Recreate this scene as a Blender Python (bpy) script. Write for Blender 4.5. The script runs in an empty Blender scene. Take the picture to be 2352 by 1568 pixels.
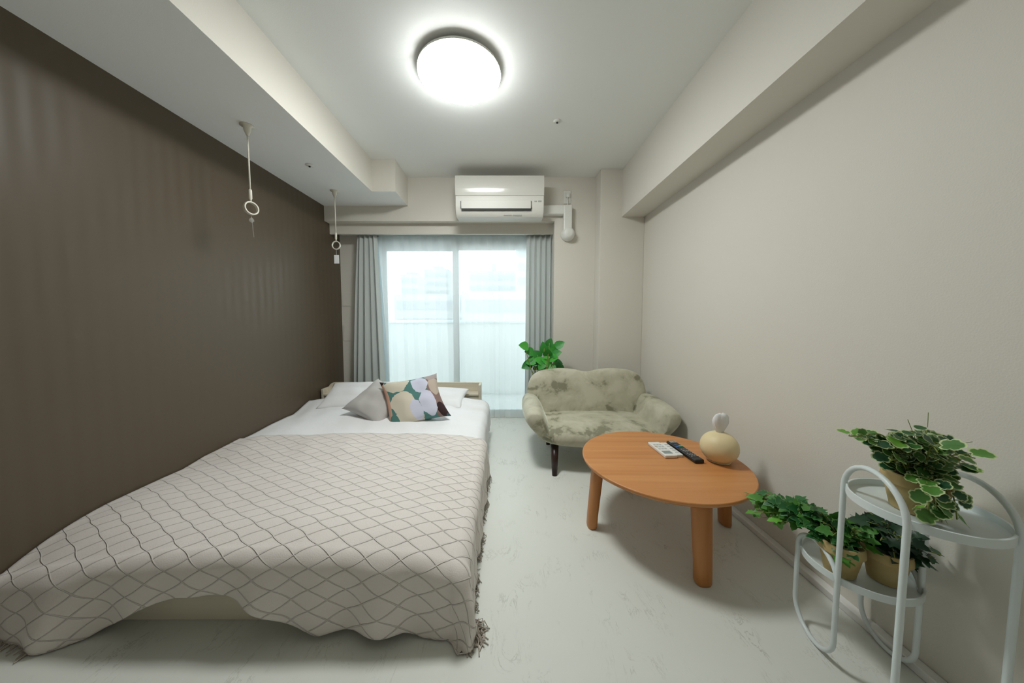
import bpy, math, random
import numpy as np
from mathutils import Vector, Matrix, noise
random.seed(7)
R = math.radians
PI = math.pi
scene = bpy.context.scene

# ---------------------------------------------------------------- camera, world, exposure
CAM_Z = 1.055
PITCH = R(3.4)
FPX = 712.0
cam_data = bpy.data.cameras.new('camera')
cam = bpy.data.objects.new('camera', cam_data)
scene.collection.objects.link(cam)
cam.location = (0, 0, CAM_Z)
cam.rotation_euler = (R(90) - PITCH, 0, 0)
cam_data.sensor_width = 36.0
cam_data.lens = 36.0 * FPX / 2352
cam_data.shift_x = 12 / 2352
cam_data.shift_y = -(784 - (732 + FPX * math.tan(PITCH))) / 2352
cam_data.clip_start = 0.02
cam_data.clip_end = 600
scene.camera = cam

world = bpy.data.worlds.new('world')
scene.world = world
world.use_nodes = True
bg = world.node_tree.nodes['Background']
bg.inputs['Color'].default_value = (0.86, 0.955, 1.0, 1)
SKY = 4.9
bg.inputs['Strength'].default_value = SKY
LAMP = 58.0

vs = scene.view_settings
vs.view_transform = 'Standard'
vs.look = 'None'
vs.gamma = 1
vs.exposure = 0.0
vs.use_curve_mapping = False


def at(px, py, y):
    """point of the line of sight through a pixel at depth y"""
    cy = 732 + FPX * math.tan(PITCH)
    a = (px - 1164) / FPX
    b = (cy - py) / FPX
    d = Vector((a, math.cos(PITCH) + b * math.sin(PITCH), -math.sin(PITCH) + b * math.cos(PITCH)))
    return d * (y / d.y) + Vector((0, 0, CAM_Z))


# ---------------------------------------------------------------- materials
def srgb(r, g, b):
    f = lambda c: (c / 255 / 12.92) if c / 255 <= 0.04045 else ((c / 255 + 0.055) / 1.055) ** 2.4
    return (f(r), f(g), f(b), 1)


def mat(name, col, rough=0.6, metal=0, spec=0.5, bump=None, var=None, sheen=0, emit=None, coat=0):
    """bump=(scale, strength, dist); var=(col2, scale, lo, hi)"""
    m = bpy.data.materials.new(name)
    m.use_nodes = True
    nt = m.node_tree
    b = nt.nodes['Principled BSDF']
    b.inputs['Base Color'].default_value = col
    b.inputs['Roughness'].default_value = rough
    b.inputs['Metallic'].default_value = metal
    b.inputs['Specular IOR Level'].default_value = spec
    b.inputs['Sheen Weight'].default_value = sheen
    b.inputs['Coat Weight'].default_value = coat
    tc = nt.nodes.new('ShaderNodeTexCoord')
    if bump:
        n = nt.nodes.new('ShaderNodeTexNoise')
        n.inputs['Scale'].default_value = bump[0]
        n.inputs['Detail'].default_value = 4
        nt.links.new(tc.outputs['Object'], n.inputs['Vector'])
        bp = nt.nodes.new('ShaderNodeBump')
        bp.inputs['Strength'].default_value = bump[1]
        bp.inputs['Distance'].default_value = bump[2]
        nt.links.new(n.outputs['Fac'], bp.inputs['Height'])
        nt.links.new(bp.outputs['Normal'], b.inputs['Normal'])
    if var:
        n = nt.nodes.new('ShaderNodeTexNoise')
        n.inputs['Scale'].default_value = var[1]
        n.inputs['Detail'].default_value = 5
        nt.links.new(tc.outputs['Object'], n.inputs['Vector'])
        r = nt.nodes.new('ShaderNodeValToRGB')
        r.color_ramp.elements[0].position = var[2]
        r.color_ramp.elements[0].color = col
        r.color_ramp.elements[1].position = var[3]
        r.color_ramp.elements[1].color = var[0]
        nt.links.new(n.outputs['Fac'], r.inputs['Fac'])
        nt.links.new(r.outputs['Color'], b.inputs['Base Color'])
    if emit:
        b.inputs['Emission Color'].default_value = emit[0]
        b.inputs['Emission Strength'].default_value = emit[1]
    return m


def nd(nt, t, **k):
    n = nt.nodes.new(t)
    for a, v in k.items():
        setattr(n, a, v)
    return n


def math_node(nt, op, a, b=None, c=None):
    n = nt.nodes.new('ShaderNodeMath')
    n.operation = op
    for i, v in enumerate((a, b, c)):
        if v is None:
            continue
        if isinstance(v, (int, float)):
            n.inputs[i].default_value = v
        else:
            nt.links.new(v, n.inputs[i])
    return n.outputs[0]


M = {}
M['ceiling'] = mat('ceiling_paper', (0.88, 0.89, 0.87, 1), 0.75, bump=(260, 0.15, 0.002))
M['wall'] = mat('beige_wallpaper', (0.71, 0.68, 0.61, 1), 0.65, bump=(220, 0.25, 0.002))
M['white_plastic'] = mat('white_plastic', (0.78, 0.78, 0.74, 1), 0.3)
M['ac_plastic'] = mat('glossy_white_plastic', (0.72, 0.71, 0.66, 1), 0.16)
M['ac_matt'] = mat('satin_white_plastic', (0.72, 0.71, 0.66, 1), 0.42)
M['dark'] = mat('dark_slot', (0.01, 0.012, 0.013, 1), 0.6)
M['grey_mark'] = mat('grey_print', (0.38, 0.38, 0.36, 1), 0.5)
M['baseboard'] = mat('white_baseboard', (0.82, 0.82, 0.80, 1), 0.4)
M['alu'] = mat('window_frame_white', (0.62, 0.72, 0.74, 1), 0.4)
M['gasket'] = mat('window_gasket', (0.16, 0.2, 0.2, 1), 0.5)
M['lamp'] = mat('lamp_diffuser', (0.9, 0.9, 0.88, 1), 0.5, emit=((0.97, 1.0, 0.98, 1), LAMP))
M['sheet'] = mat('white_cotton', (0.88, 0.88, 0.89, 1), 0.85, sheen=0.2, bump=(60, 0.2, 0.004))
M['grey_cotton'] = mat('grey_cotton', (0.50, 0.48, 0.46, 1), 0.85, sheen=0.2, bump=(300, 0.3, 0.002))
M['legwood'] = mat('dark_leg_wood', (0.030, 0.011, 0.008, 1), 0.35)
M['cream'] = mat('cream_ceramic', (0.80, 0.67, 0.40, 1), 0.48)
M['tissue'] = mat('tissue_paper', (0.85, 0.85, 0.86, 1), 0.9)
M['remote_white'] = mat('remote_white', (0.78, 0.76, 0.72, 1), 0.4)
M['remote_black'] = mat('remote_black', (0.012, 0.012, 0.014, 1), 0.35)
M['screen'] = mat('grey_screen', (0.25, 0.30, 0.30, 1), 0.2)
M['btn_green'] = mat('green_button', (0.03, 0.5, 0.25, 1), 0.4)
M['btn_blue'] = mat('blue_button', (0.04, 0.16, 0.55, 1), 0.4)
M['btn_grey'] = mat('grey_button', (0.45, 0.47, 0.48, 1), 0.4)
M['btn_dark'] = mat('dark_button', (0.22, 0.22, 0.23, 1), 0.4)
M['btn_orange'] = mat('orange_print', (0.6, 0.32, 0.1, 1), 0.4)
M['stand'] = mat('white_steel', (0.72, 0.79, 0.79, 1), 0.35)
M['pot'] = mat('tan_clay', (0.46, 0.34, 0.14, 1), 0.8, var=((0.56, 0.44, 0.22, 1), 18, 0.35, 0.7), bump=(60, 0.2, 0.003))
M['soil'] = mat('dark_soil', (0.02, 0.012, 0.009, 1), 0.95, bump=(90, 1.0, 0.01))
M['stem'] = mat('green_stem', (0.22, 0.28, 0.05, 1), 0.6)
M['bamboo'] = mat('woven_basket', (0.5, 0.48, 0.42, 1), 0.7)

M['concrete'] = mat('pale_concrete', (0.50, 0.52, 0.51, 1), 0.8)
M['bld'] = mat('hazy_building', (0.27, 0.285, 0.285, 1), 0.9)
M['bldwin'] = mat('building_window_band', (0.17, 0.19, 0.20, 1), 0.4)
M['hook'] = mat('ivory_plastic', (0.72, 0.69, 0.60, 1), 0.4)
M['paper'] = mat('paper_tag', (0.85, 0.86, 0.88, 1), 0.8)


def wood(name, c1, c2, c3, axis, scale=1.0, rough=0.42, bands=0.0):
    m = bpy.data.materials.new(name)
    m.use_nodes = True
    nt = m.node_tree
    b = nt.nodes['Principled BSDF']
    b.inputs['Roughness'].default_value = rough
    tc = nd(nt, 'ShaderNodeTexCoord')
    mp = nd(nt, 'ShaderNodeMapping')
    s = [26 * scale] * 3
    s[axis] = 1.3 * scale
    mp.inputs['Scale'].default_value = s
    nt.links.new(tc.outputs['Object'], mp.inputs['Vector'])
    n = nd(nt, 'ShaderNodeTexNoise')
    n.inputs['Scale'].default_value = 1.0
    n.inputs['Detail'].default_value = 6
    n.inputs['Distortion'].default_value = 0.4
    nt.links.new(mp.outputs[0], n.inputs['Vector'])
    fac = n.outputs['Fac']
    if bands:
        sp = nd(nt, 'ShaderNodeSeparateXYZ')
        nt.links.new(tc.outputs['Object'], sp.inputs[0])
        k = math_node(nt, 'FLOOR', math_node(nt, 'DIVIDE', sp.outputs['Y'], 0.085))
        w = nd(nt, 'ShaderNodeTexWhiteNoise', noise_dimensions='1D')
        nt.links.new(k, w.inputs['W'])
        fac = math_node(nt, 'ADD', fac, math_node(nt, 'MULTIPLY', math_node(nt, 'SUBTRACT', w.outputs['Value'], 0.5), bands))
    r = nd(nt, 'ShaderNodeValToRGB')
    r.color_ramp.elements[0].position = 0.25
    r.color_ramp.elements[0].color = c1
    r.color_ramp.elements[1].position = 0.75
    r.color_ramp.elements[1].color = c3
    e = r.color_ramp.elements.new(0.5)
    e.color = c2
    nt.links.new(fac, r.inputs['Fac'])
    nt.links.new(r.outputs['Color'], b.inputs['Base Color'])
    bp = nd(nt, 'ShaderNodeBump')
    bp.inputs['Strength'].default_value = 0.08
    bp.inputs['Distance'].default_value = 0.002
    nt.links.new(n.outputs['Fac'], bp.inputs['Height'])
    nt.links.new(bp.outputs['Normal'], b.inputs['Normal'])
    return m


M['table_top'] = wood('oak_table_wood', (0.50, 0.20, 0.06, 1), (0.57, 0.245, 0.08, 1), (0.63, 0.29, 0.105, 1), 0, bands=0.10)
M['table_leg'] = wood('oak_leg_wood', (0.40, 0.15, 0.035, 1), (0.49, 0.195, 0.05, 1), (0.55, 0.235, 0.07, 1), 2)
M['bed_wood'] = wood('pale_bed_wood', (0.60, 0.53, 0.39, 1), (0.70, 0.64, 0.52, 1), (0.74, 0.68, 0.54, 1), 0, rough=0.5)


def brown_wall_mat():
    m = bpy.data.materials.new('brown_striped_wallpaper')
    m.use_nodes = True
    nt = m.node_tree
    b = nt.nodes['Principled BSDF']
    b.inputs['Roughness'].default_value = 0.5
    b.inputs['Specular IOR Level'].default_value = 0.38
    g = nd(nt, 'ShaderNodeNewGeometry')
    sp = nd(nt, 'ShaderNodeSeparateXYZ')
    nt.links.new(g.outputs['Position'], sp.inputs[0])
    # vertical woven stripes about 3 cm wide, with fine threads across
    s1 = math_node(nt, 'SINE', math_node(nt, 'MULTIPLY', sp.outputs['Y'], 2 * PI / 0.066))
    st = math_node(nt, 'MULTIPLY_ADD', s1, 0.5, 0.5)
    mp = nd(nt, 'ShaderNodeMapping')
    mp.inputs['Scale'].default_value = (1, 40, 900)
    nt.links.new(g.outputs['Position'], mp.inputs['Vector'])
    n = nd(nt, 'ShaderNodeTexNoise')
    n.inputs['Scale'].default_value = 1.0
    nt.links.new(mp.outputs[0], n.inputs['Vector'])
    f = math_node(nt, 'ADD', math_node(nt, 'MULTIPLY', st, 0.55), math_node(nt, 'MULTIPLY', n.outputs['Fac'], 0.6))
    r = nd(nt, 'ShaderNodeValToRGB')
    r.color_ramp.elements[0].position = 0.1
    r.color_ramp.elements[0].color = (0.100, 0.074, 0.048, 1)
    r.color_ramp.elements[1].position = 1.0
    r.color_ramp.elements[1].color = (0.108, 0.082, 0.055, 1)
    nt.links.new(f, r.inputs['Fac'])
    nt.links.new(r.outputs['Color'], b.inputs['Base Color'])
    rr = math_node(nt, 'MULTIPLY_ADD', st, 0.13, 0.42)
    nt.links.new(rr, b.inputs['Roughness'])
    bp = nd(nt, 'ShaderNodeBump')
    bp.inputs['Strength'].default_value = 0.05
    bp.inputs['Distance'].default_value = 0.0015
    nt.links.new(f, bp.inputs['Height'])
    nt.links.new(bp.outputs['Normal'], b.inputs['Normal'])
    return m


M['brown'] = brown_wall_mat()


def floor_mat():
    m = bpy.data.materials.new('pale_marbled_vinyl')
    m.use_nodes = True
    nt = m.node_tree
    b = nt.nodes['Principled BSDF']
    b.inputs['Roughness'].default_value = 0.42
    b.inputs['Specular IOR Level'].default_value = 0.35
    g = nd(nt, 'ShaderNodeNewGeometry')
    mp = nd(nt, 'ShaderNodeMapping')
    mp.inputs['Rotation'].default_value = (0, 0, 0.6)
    mp.inputs['Scale'].default_value = (11, 4, 1)
    nt.links.new(g.outputs['Position'], mp.inputs['Vector'])
    n = nd(nt, 'ShaderNodeTexNoise')
    n.inputs['Scale'].default_value = 1.0
    n.inputs['Detail'].default_value = 9
    n.inputs['Roughness'].default_value = 0.68
    n.inputs['Distortion'].default_value = 1.4
    nt.links.new(mp.outputs[0], n.inputs['Vector'])
    # thin short veins: where the noise crosses a level
    v = math_node(nt, 'ABSOLUTE', math_node(nt, 'SUBTRACT', n.outputs['Fac'], 0.5))
    v = math_node(nt, 'SUBTRACT', 1.0, math_node(nt, 'MULTIPLY', v, 70))
    v = math_node(nt, 'MAXIMUM', v, 0.0)
    n2 = nd(nt, 'ShaderNodeTexNoise')
    n2.inputs['Scale'].default_value = 7
    n2.inputs['Detail'].default_value = 3
    nt.links.new(g.outputs['Position'], n2.inputs['Vector'])
    mask = math_node(nt, 'MAXIMUM', math_node(nt, 'MULTIPLY', math_node(nt, 'SUBTRACT', n2.outputs['Fac'], 0.50), 7), 0.0)
    mask = math_node(nt, 'MINIMUM', mask, 1.0)
    v = math_node(nt, 'MULTIPLY', math_node(nt, 'MULTIPLY', v, mask), 0.65)
    mx = nd(nt, 'ShaderNodeMix', data_type='RGBA')
    mx.inputs['A'].default_value = (0.76, 0.775, 0.725, 1)
    mx.inputs['B'].default_value = (0.30, 0.29, 0.24, 1)
    nt.links.new(v, mx.inputs['Factor'])
    n3 = nd(nt, 'ShaderNodeTexNoise')
    n3.inputs['Scale'].default_value = 2.5
    n3.inputs['Detail'].default_value = 6
    nt.links.new(g.outputs['Position'], n3.inputs['Vector'])
    mx2 = nd(nt, 'ShaderNodeMix', data_type='RGBA')
    mx2.inputs['B'].default_value = (0.66, 0.67, 0.62, 1)
    nt.links.new(mx.outputs['Result'], mx2.inputs['A'])
    nt.links.new(math_node(nt, 'MULTIPLY', n3.outputs['Fac'], 0.55), mx2.inputs['Factor'])
    nt.links.new(mx2.outputs['Result'], b.inputs['Base Color'])
    return m


M['floor'] = floor_mat()


def velvet():
    m = bpy.data.materials.new('sage_velvet')
    m.use_nodes = True
    nt = m.node_tree
    b = nt.nodes['Principled BSDF']
    b.inputs['Roughness'].default_value = 0.75
    b.inputs['Sheen Weight'].default_value = 0.5
    b.inputs['Sheen Roughness'].default_value = 0.4
    b.inputs['Sheen Tint'].default_value = (0.85, 0.9, 0.78, 1)
    tc = nd(nt, 'ShaderNodeTexCoord')
    n = nd(nt, 'ShaderNodeTexNoise')
    n.inputs['Scale'].default_value = 6.5
    n.inputs['Detail'].default_value = 5
    n.inputs['Roughness'].default_value = 0.6
    n.inputs['Distortion'].default_value = 0.35
    nt.links.new(tc.outputs['Object'], n.inputs['Vector'])
    r = nd(nt, 'ShaderNodeValToRGB')
    r.color_ramp.elements[0].position = 0.38
    r.color_ramp.elements[0].color = (0.24, 0.235, 0.155, 1)
    r.color_ramp.elements[1].position = 0.60
    r.color_ramp.elements[1].color = (0.56, 0.535, 0.42, 1)
    e = r.color_ramp.elements.new(0.44)
    e.color = (0.44, 0.42, 0.31, 1)
    nt.links.new(n.outputs['Fac'], r.inputs['Fac'])
    nt.links.new(r.outputs['Color'], b.inputs['Base Color'])
    bp = nd(nt, 'ShaderNodeBump')
    bp.inputs['Strength'].default_value = 0.25
    bp.inputs['Distance'].default_value = 0.01
    nt.links.new(n.outputs['Fac'], bp.inputs['Height'])
    nt.links.new(bp.outputs['Normal'], b.inputs['Normal'])
    return m


M['velvet'] = velvet()


def cloth_thin(name, col, transl, transp, bump=(500, 0.1)):
    m = bpy.data.materials.new(name)
    m.use_nodes = True
    nt = m.node_tree
    nt.nodes.remove(nt.nodes['Principled BSDF'])
    out = nt.nodes['Material Output']
    d = nd(nt, 'ShaderNodeBsdfDiffuse')
    t = nd(nt, 'ShaderNodeBsdfTranslucent')
    d.inputs[0].default_value = col
    t.inputs[0].default_value = col
    mx = nd(nt, 'ShaderNodeMixShader')
    mx.inputs[0].default_value = transl
    nt.links.new(d.outputs[0], mx.inputs[1])
    nt.links.new(t.outputs[0], mx.inputs[2])
    last = mx.outputs[0]
    if transp:
        tr = nd(nt, 'ShaderNodeBsdfTransparent')
        m2 = nd(nt, 'ShaderNodeMixShader')
        m2.inputs[0].default_value = transp
        nt.links.new(last, m2.inputs[1])
        nt.links.new(tr.outputs[0], m2.inputs[2])
        last = m2.outputs[0]
    nt.links.new(last, out.inputs['Surface'])
    return m


M['curtain'] = cloth_thin('grey_curtain_cloth', (0.74, 0.775, 0.76, 1), 0.3, 0)
M['parapet'] = cloth_thin('frosted_balcony_panel', (0.60, 0.62, 0.61, 1), 0.66, 0)
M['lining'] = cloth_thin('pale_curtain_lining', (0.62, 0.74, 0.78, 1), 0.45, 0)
M['sheer'] = cloth_thin('sheer_voile', (0.93, 0.94, 0.93, 1), 0.55, 0.40)


def glass_mat():
    m = bpy.data.materials.new('window_glass')
    m.use_nodes = True
    nt = m.node_tree
    nt.nodes.remove(nt.nodes['Principled BSDF'])
    out = nt.nodes['Material Output']
    t = nd(nt, 'ShaderNodeBsdfTransparent')
    t.inputs[0].default_value = (0.94, 0.97, 0.97, 1)
    g = nd(nt, 'ShaderNodeBsdfGlossy')
    g.inputs['Roughness'].default_value = 0.02
    fr = nd(nt, 'ShaderNodeFresnel')
    fr.inputs[0].default_value = 1.35
    mx = nd(nt, 'ShaderNodeMixShader')
    nt.links.new(fr.outputs[0], mx.inputs[0])
    nt.links.new(t.outputs[0], mx.inputs[1])
    nt.links.new(g.outputs[0], mx.inputs[2])
    nt.links.new(mx.outputs[0], out.inputs['Surface'])
    return m


M['glass'] = glass_mat()


def clear_mat():
    m = cloth_thin('clear_strip', (0.8, 0.8, 0.75, 1), 0.3, 0.72)
    return m


M['clear'] = clear_mat()


def blanket_mat():
    m = bpy.data.materials.new('taupe_knit_with_diamond_cords')
    m.use_nodes = True
    nt = m.node_tree
    b = nt.nodes['Principled BSDF']
    b.inputs['Roughness'].default_value = 0.9
    b.inputs['Sheen Weight'].default_value = 0.25
    uv = nd(nt, 'ShaderNodeUVMap')
    uv.uv_map = 'UVMap'
    sp = nd(nt, 'ShaderNodeSeparateXYZ')
    nt.links.new(uv.outputs[0], sp.inputs[0])
    U, V = sp.outputs['X'], sp.outputs['Y']          # metres on the cloth
    n = nd(nt, 'ShaderNodeTexNoise')
    n.inputs['Scale'].default_value = 5
    nt.links.new(uv.outputs[0], n.inputs['Vector'])
    wob = math_node(nt, 'MULTIPLY', math_node(nt, 'SUBTRACT', n.outputs['Fac'], 0.5), 0.22)
    W, H = 0.118, 0.068
    sw = math_node(nt, 'MULTIPLY', math_node(nt, 'SINE', math_node(nt, 'MULTIPLY', V, 2 * PI / H)), 0.035)
    a = math_node(nt, 'ADD', math_node(nt, 'DIVIDE', U, W), wob)
    c = math_node(nt, 'ADD', math_node(nt, 'DIVIDE', V, H), sw)
    p = math_node(nt, 'ADD', a, c)
    q = math_node(nt, 'SUBTRACT', a, c)

    def line(x, width):
        f = math_node(nt, 'ABSOLUTE', math_node(nt, 'SUBTRACT', math_node(nt, 'FRACT', x), 0.5))
        t = math_node(nt, 'DIVIDE', f, width)
        return math_node(nt, 'MAXIMUM', math_node(nt, 'SUBTRACT', 1.0, math_node(nt, 'MULTIPLY', t, t)), 0.0)
    l = math_node(nt, 'MAXIMUM', line(p, 0.040), line(q, 0.040))
    # cord twist
    tw = nd(nt, 'ShaderNodeTexNoise')
    tw.inputs['Scale'].default_value = 260
    nt.links.new(uv.outputs[0], tw.inputs['Vector'])
    hgt = math_node(nt, 'ADD', math_node(nt, 'MULTIPLY', l, 1.0), math_node(nt, 'MULTIPLY', tw.outputs['Fac'], 0.18))
    bp = nd(nt, 'ShaderNodeBump')
    bp.inputs['Strength'].default_value = 1.0
    bp.inputs['Distance'].default_value = 0.0038
    nt.links.new(hgt, bp.inputs['Height'])
    nt.links.new(bp.outputs['Normal'], b.inputs['Normal'])
    mx = nd(nt, 'ShaderNodeMix', data_type='RGBA')
    mx.inputs['A'].default_value = (0.76, 0.70, 0.66, 1)
    mx.inputs['B'].default_value = (0.74, 0.68, 0.63, 1)
    nt.links.new(l, mx.inputs['Factor'])
    nt.links.new(mx.outputs['Result'], b.inputs['Base Color'])
    return m


M['blanket'] = blanket_mat()
M['fringe'] = mat('taupe_fringe', (0.50, 0.44, 0.38, 1), 0.9)


def cushion_mat():
    """large rounded patches of cream, lilac, teal and brown on cotton"""
    m = bpy.data.materials.new('patterned_cushion_cotton')
    m.use_nodes = True
    nt = m.node_tree
    b = nt.nodes['Principled BSDF']
    b.inputs['Roughness'].default_value = 0.85
    uv = nd(nt, 'ShaderNodeUVMap')
    uv.uv_map = 'UVMap'
    sp = nd(nt, 'ShaderNodeSeparateXYZ')
    nt.links.new(uv.outputs[0], sp.inputs[0])
    n = nd(nt, 'ShaderNodeTexNoise')
    n.inputs['Scale'].default_value = 6
    nt.links.new(uv.outputs[0], n.inputs['Vector'])
    w = math_node(nt, 'MULTIPLY', math_node(nt, 'SUBTRACT', n.outputs['Fac'], 0.5), 1.3)
    col = (0.085, 0.22, 0.20, 1)                      # teal ground
    cur = None
    shapes = [((0.0, 0.5, 0.12, 0.62), (0.66, 0.38, 0.28, 1)),
              ((1.02, 0.5, 0.25, 0.8), (0.26, 0.17, 0.15, 1)),
              ((0.93, 0.70, 0.10, 0.20), (0.52, 0.43, 0.36, 1)),
              ((0.90, 0.97, 0.14, 0.14), (0.42, 0.36, 0.35, 1)),
              ((0.93, 0.16, 0.085, 0.17), (0.035, 0.012, 0.014, 1)),
              ((0.29, 0.86, 0.22, 0.19), (0.68, 0.63, 0.51, 1)),
              ((0.34, 0.46, 0.21, 0.20), (0.70, 0.64, 0.52, 1)),
              ((0.40, 0.12, 0.22, 0.24), (0.70, 0.64, 0.52, 1)),
              ((0.68, 0.77, 0.14, 0.20), (0.64, 0.66, 0.80, 1)),
              ((0.75, 0.34, 0.13, 0.28), (0.66, 0.67, 0.80, 1)),
              ((0.54, 0.24, 0.09, 0.22), (0.66, 0.67, 0.80, 1)),
              ((0.13, 0.13, 0.09, 0.14), (0.085, 0.22, 0.19, 1)),
              ((0.0, 1.0, 0.09, 0.09), (0.03, 0.012, 0.012, 1)),
              ((1.0, 0.0, 0.07, 0.06), (0.06, 0.13, 0.14, 1))]
    for (cx, cy, rx, ry), c in shapes:
        dx = math_node(nt, 'DIVIDE', math_node(nt, 'SUBTRACT', sp.outputs['X'], cx), rx)
        dy = math_node(nt, 'DIVIDE', math_node(nt, 'SUBTRACT', sp.outputs['Y'], cy), ry)
        d = math_node(nt, 'ADD', math_node(nt, 'MULTIPLY', dx, dx), math_node(nt, 'MULTIPLY', dy, dy))
        inside = math_node(nt, 'LESS_THAN', math_node(nt, 'ADD', d, w), 1.0)
        mx = nd(nt, 'ShaderNodeMix', data_type='RGBA')
        nt.links.new(inside, mx.inputs['Factor'])
        if cur is None:
            mx.inputs['A'].default_value = col
        else:
            nt.links.new(cur, mx.inputs['A'])
        mx.inputs['B'].default_value = c
        cur = mx.outputs['Result']
    nt.links.new(cur, b.inputs['Base Color'])
    return m


M['pattern'] = cushion_mat()


def leaf_mat(name, dark, light, rim=None, rimpos=0.72):
    m = bpy.data.materials.new(name)
    m.use_nodes = True
    nt = m.node_tree
    b = nt.nodes['Principled BSDF']
    b.inputs['Roughness'].default_value = 0.45
    at_ = nd(nt, 'ShaderNodeAttribute')
    at_.attribute_name = 'leaf'
    sp = nd(nt, 'ShaderNodeSeparateColor')
    nt.links.new(at_.outputs['Color'], sp.inputs[0])
    mx = nd(nt, 'ShaderNodeMix', data_type='RGBA')
    mx.inputs['A'].default_value = dark
    mx.inputs['B'].default_value = light
    nt.links.new(sp.outputs[1], mx.inputs['Factor'])
    last = mx.outputs['Result']
    if rim:
        r = nd(nt, 'ShaderNodeValToRGB')
        r.color_ramp.elements[0].position = rimpos
        r.color_ramp.elements[0].color = (0, 0, 0, 1)
        r.color_ramp.elements[1].position = min(1, rimpos + 0.12)
        r.color_ramp.elements[1].color = (1, 1, 1, 1)
        nt.links.new(sp.outputs[0], r.inputs['Fac'])
        m2 = nd(nt, 'ShaderNodeMix', data_type='RGBA')
        m2.inputs['B'].default_value = rim
        nt.links.new(last, m2.inputs['A'])
        nt.links.new(r.outputs['Color'], m2.inputs['Factor'])
        last = m2.outputs['Result']
    nt.links.new(last, b.inputs['Base Color'])
    return m


M['leaf_var'] = leaf_mat('variegated_leaf', (0.012, 0.085, 0.03, 1), (0.17, 0.42, 0.04, 1), (0.56, 0.66, 0.34, 1), 0.76)
M['leaf_ivy'] = leaf_mat('ivy_leaf', (0.012, 0.11, 0.025, 1), (0.16, 0.45, 0.045, 1), (0.12, 0.30, 0.07, 1), 0.85)
M['leaf_dark'] = leaf_mat('dark_ivy_leaf', (0.004, 0.025, 0.010, 1), (0.02, 0.10, 0.03, 1))
M['leaf_pothos'] = leaf_mat('broad_leaf', (0.008, 0.14, 0.03, 1), (0.07, 0.42, 0.05, 1))


# ---------------------------------------------------------------- mesh helpers
class MB:
    def __init__(self):
        self.v = []
        self.f = []
        self.uv = {}
        self.col = []

    def add(self, verts, faces, M4=None):
        o = len(self.v)
        for p in verts:
            p = Vector(p)
            if M4 is not None:
                p = M4 @ p
            self.v.append(tuple(p))
        self.f += [tuple(i + o for i in f) for f in faces]
        return o

    def box(self, x0, x1, y0, y1, z0, z1, M4=None):
        self.add([(x0, y0, z0), (x1, y0, z0), (x1, y1, z0), (x0, y1, z0), (x0, y0, z1), (x1, y0, z1), (x1, y1, z1), (x0, y1, z1)],
                 [(0, 3, 2, 1), (4, 5, 6, 7), (0, 1, 5, 4), (1, 2, 6, 5), (2, 3, 7, 6), (3, 0, 4, 7)], M4)

    def lathe(self, prof, n=32, M4=None, closed=True):
        vs, fs = [], []
        for r, z in prof:
            for i in range(n):
                a = 2 * PI * i / n
                vs.append((r * math.cos(a), r * math.sin(a), z))
        for k in range(len(prof) - 1):
            for i in range(n):
                j = (i + 1) % n
                fs.append((k * n + i, k * n + j, (k + 1) * n + j, (k + 1) * n + i))
        if closed:
            fs.append(tuple(range(n))[::-1])
            fs.append(tuple(range((len(prof) - 1) * n, len(prof) * n)))
        self.add(vs, fs, M4)

    def prism(self, poly, axis, a, b):
        """poly: 2-D points; axis 0: (y,z) outline along x; 1: (x,z) along y; 2: (x,y) along z"""
        n = len(poly)
        def P(u, v, w):
            return [(w, u, v), (u, w, v), (u, v, w)][axis]
        vs = [P(u, v, a) for u, v in poly] + [P(u, v, b) for u, v in poly]
        fs = [tuple(range(n)), tuple(range(n, 2 * n))[::-1]] + [(i, n + i, n + (i + 1) % n, (i + 1) % n) for i in range(n)]
        self.add(vs, fs)

    def tube(self, pts, r, n=10, caps=True):
        pts = [Vector(p) for p in pts]
        rs = r if isinstance(r, (list, tuple)) else [r] * len(pts)
        t0 = (pts[1] - pts[0]).normalized()
        up = Vector((0, 0, 1)) if abs(t0.z) < 0.9 else Vector((0, 1, 0))
        nrm = t0.cross(up).normalized()
        vs, fs = [], []
        for k, p in enumerate(pts):
            a = pts[max(k - 1, 0)]
            b = pts[min(k + 1, len(pts) - 1)]
            t = (b - a).normalized()
            nrm = (nrm - t * nrm.dot(t)).normalized()
            bn = t.cross(nrm)
            for i in range(n):
                an = 2 * PI * i / n
                vs.append(p + (nrm * math.cos(an) + bn * math.sin(an)) * rs[k])
        for k in range(len(pts) - 1):
            for i in range(n):
                j = (i + 1) % n
                fs.append((k * n + i, k * n + j, (k + 1) * n + j, (k + 1) * n + i))
        if caps:
            fs.append(tuple(range(n))[::-1])
            fs.append(tuple(range((len(pts) - 1) * n, len(pts) * n)))
        self.add(vs, fs)

    def build(self, name, m, parent=None, smooth=False, bevel=0, sub=0, solid=0, loc=None):
        me = bpy.data.meshes.new(name)
        me.from_pydata(self.v, [], self.f)
        me.validate()
        import bmesh
        bm = bmesh.new()
        bm.from_mesh(me)
        bmesh.ops.recalc_face_normals(bm, faces=bm.faces)
        bm.to_mesh(me)
        bm.free()
        return finish(me, name, m, parent, smooth, bevel, sub, solid, loc)


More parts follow.
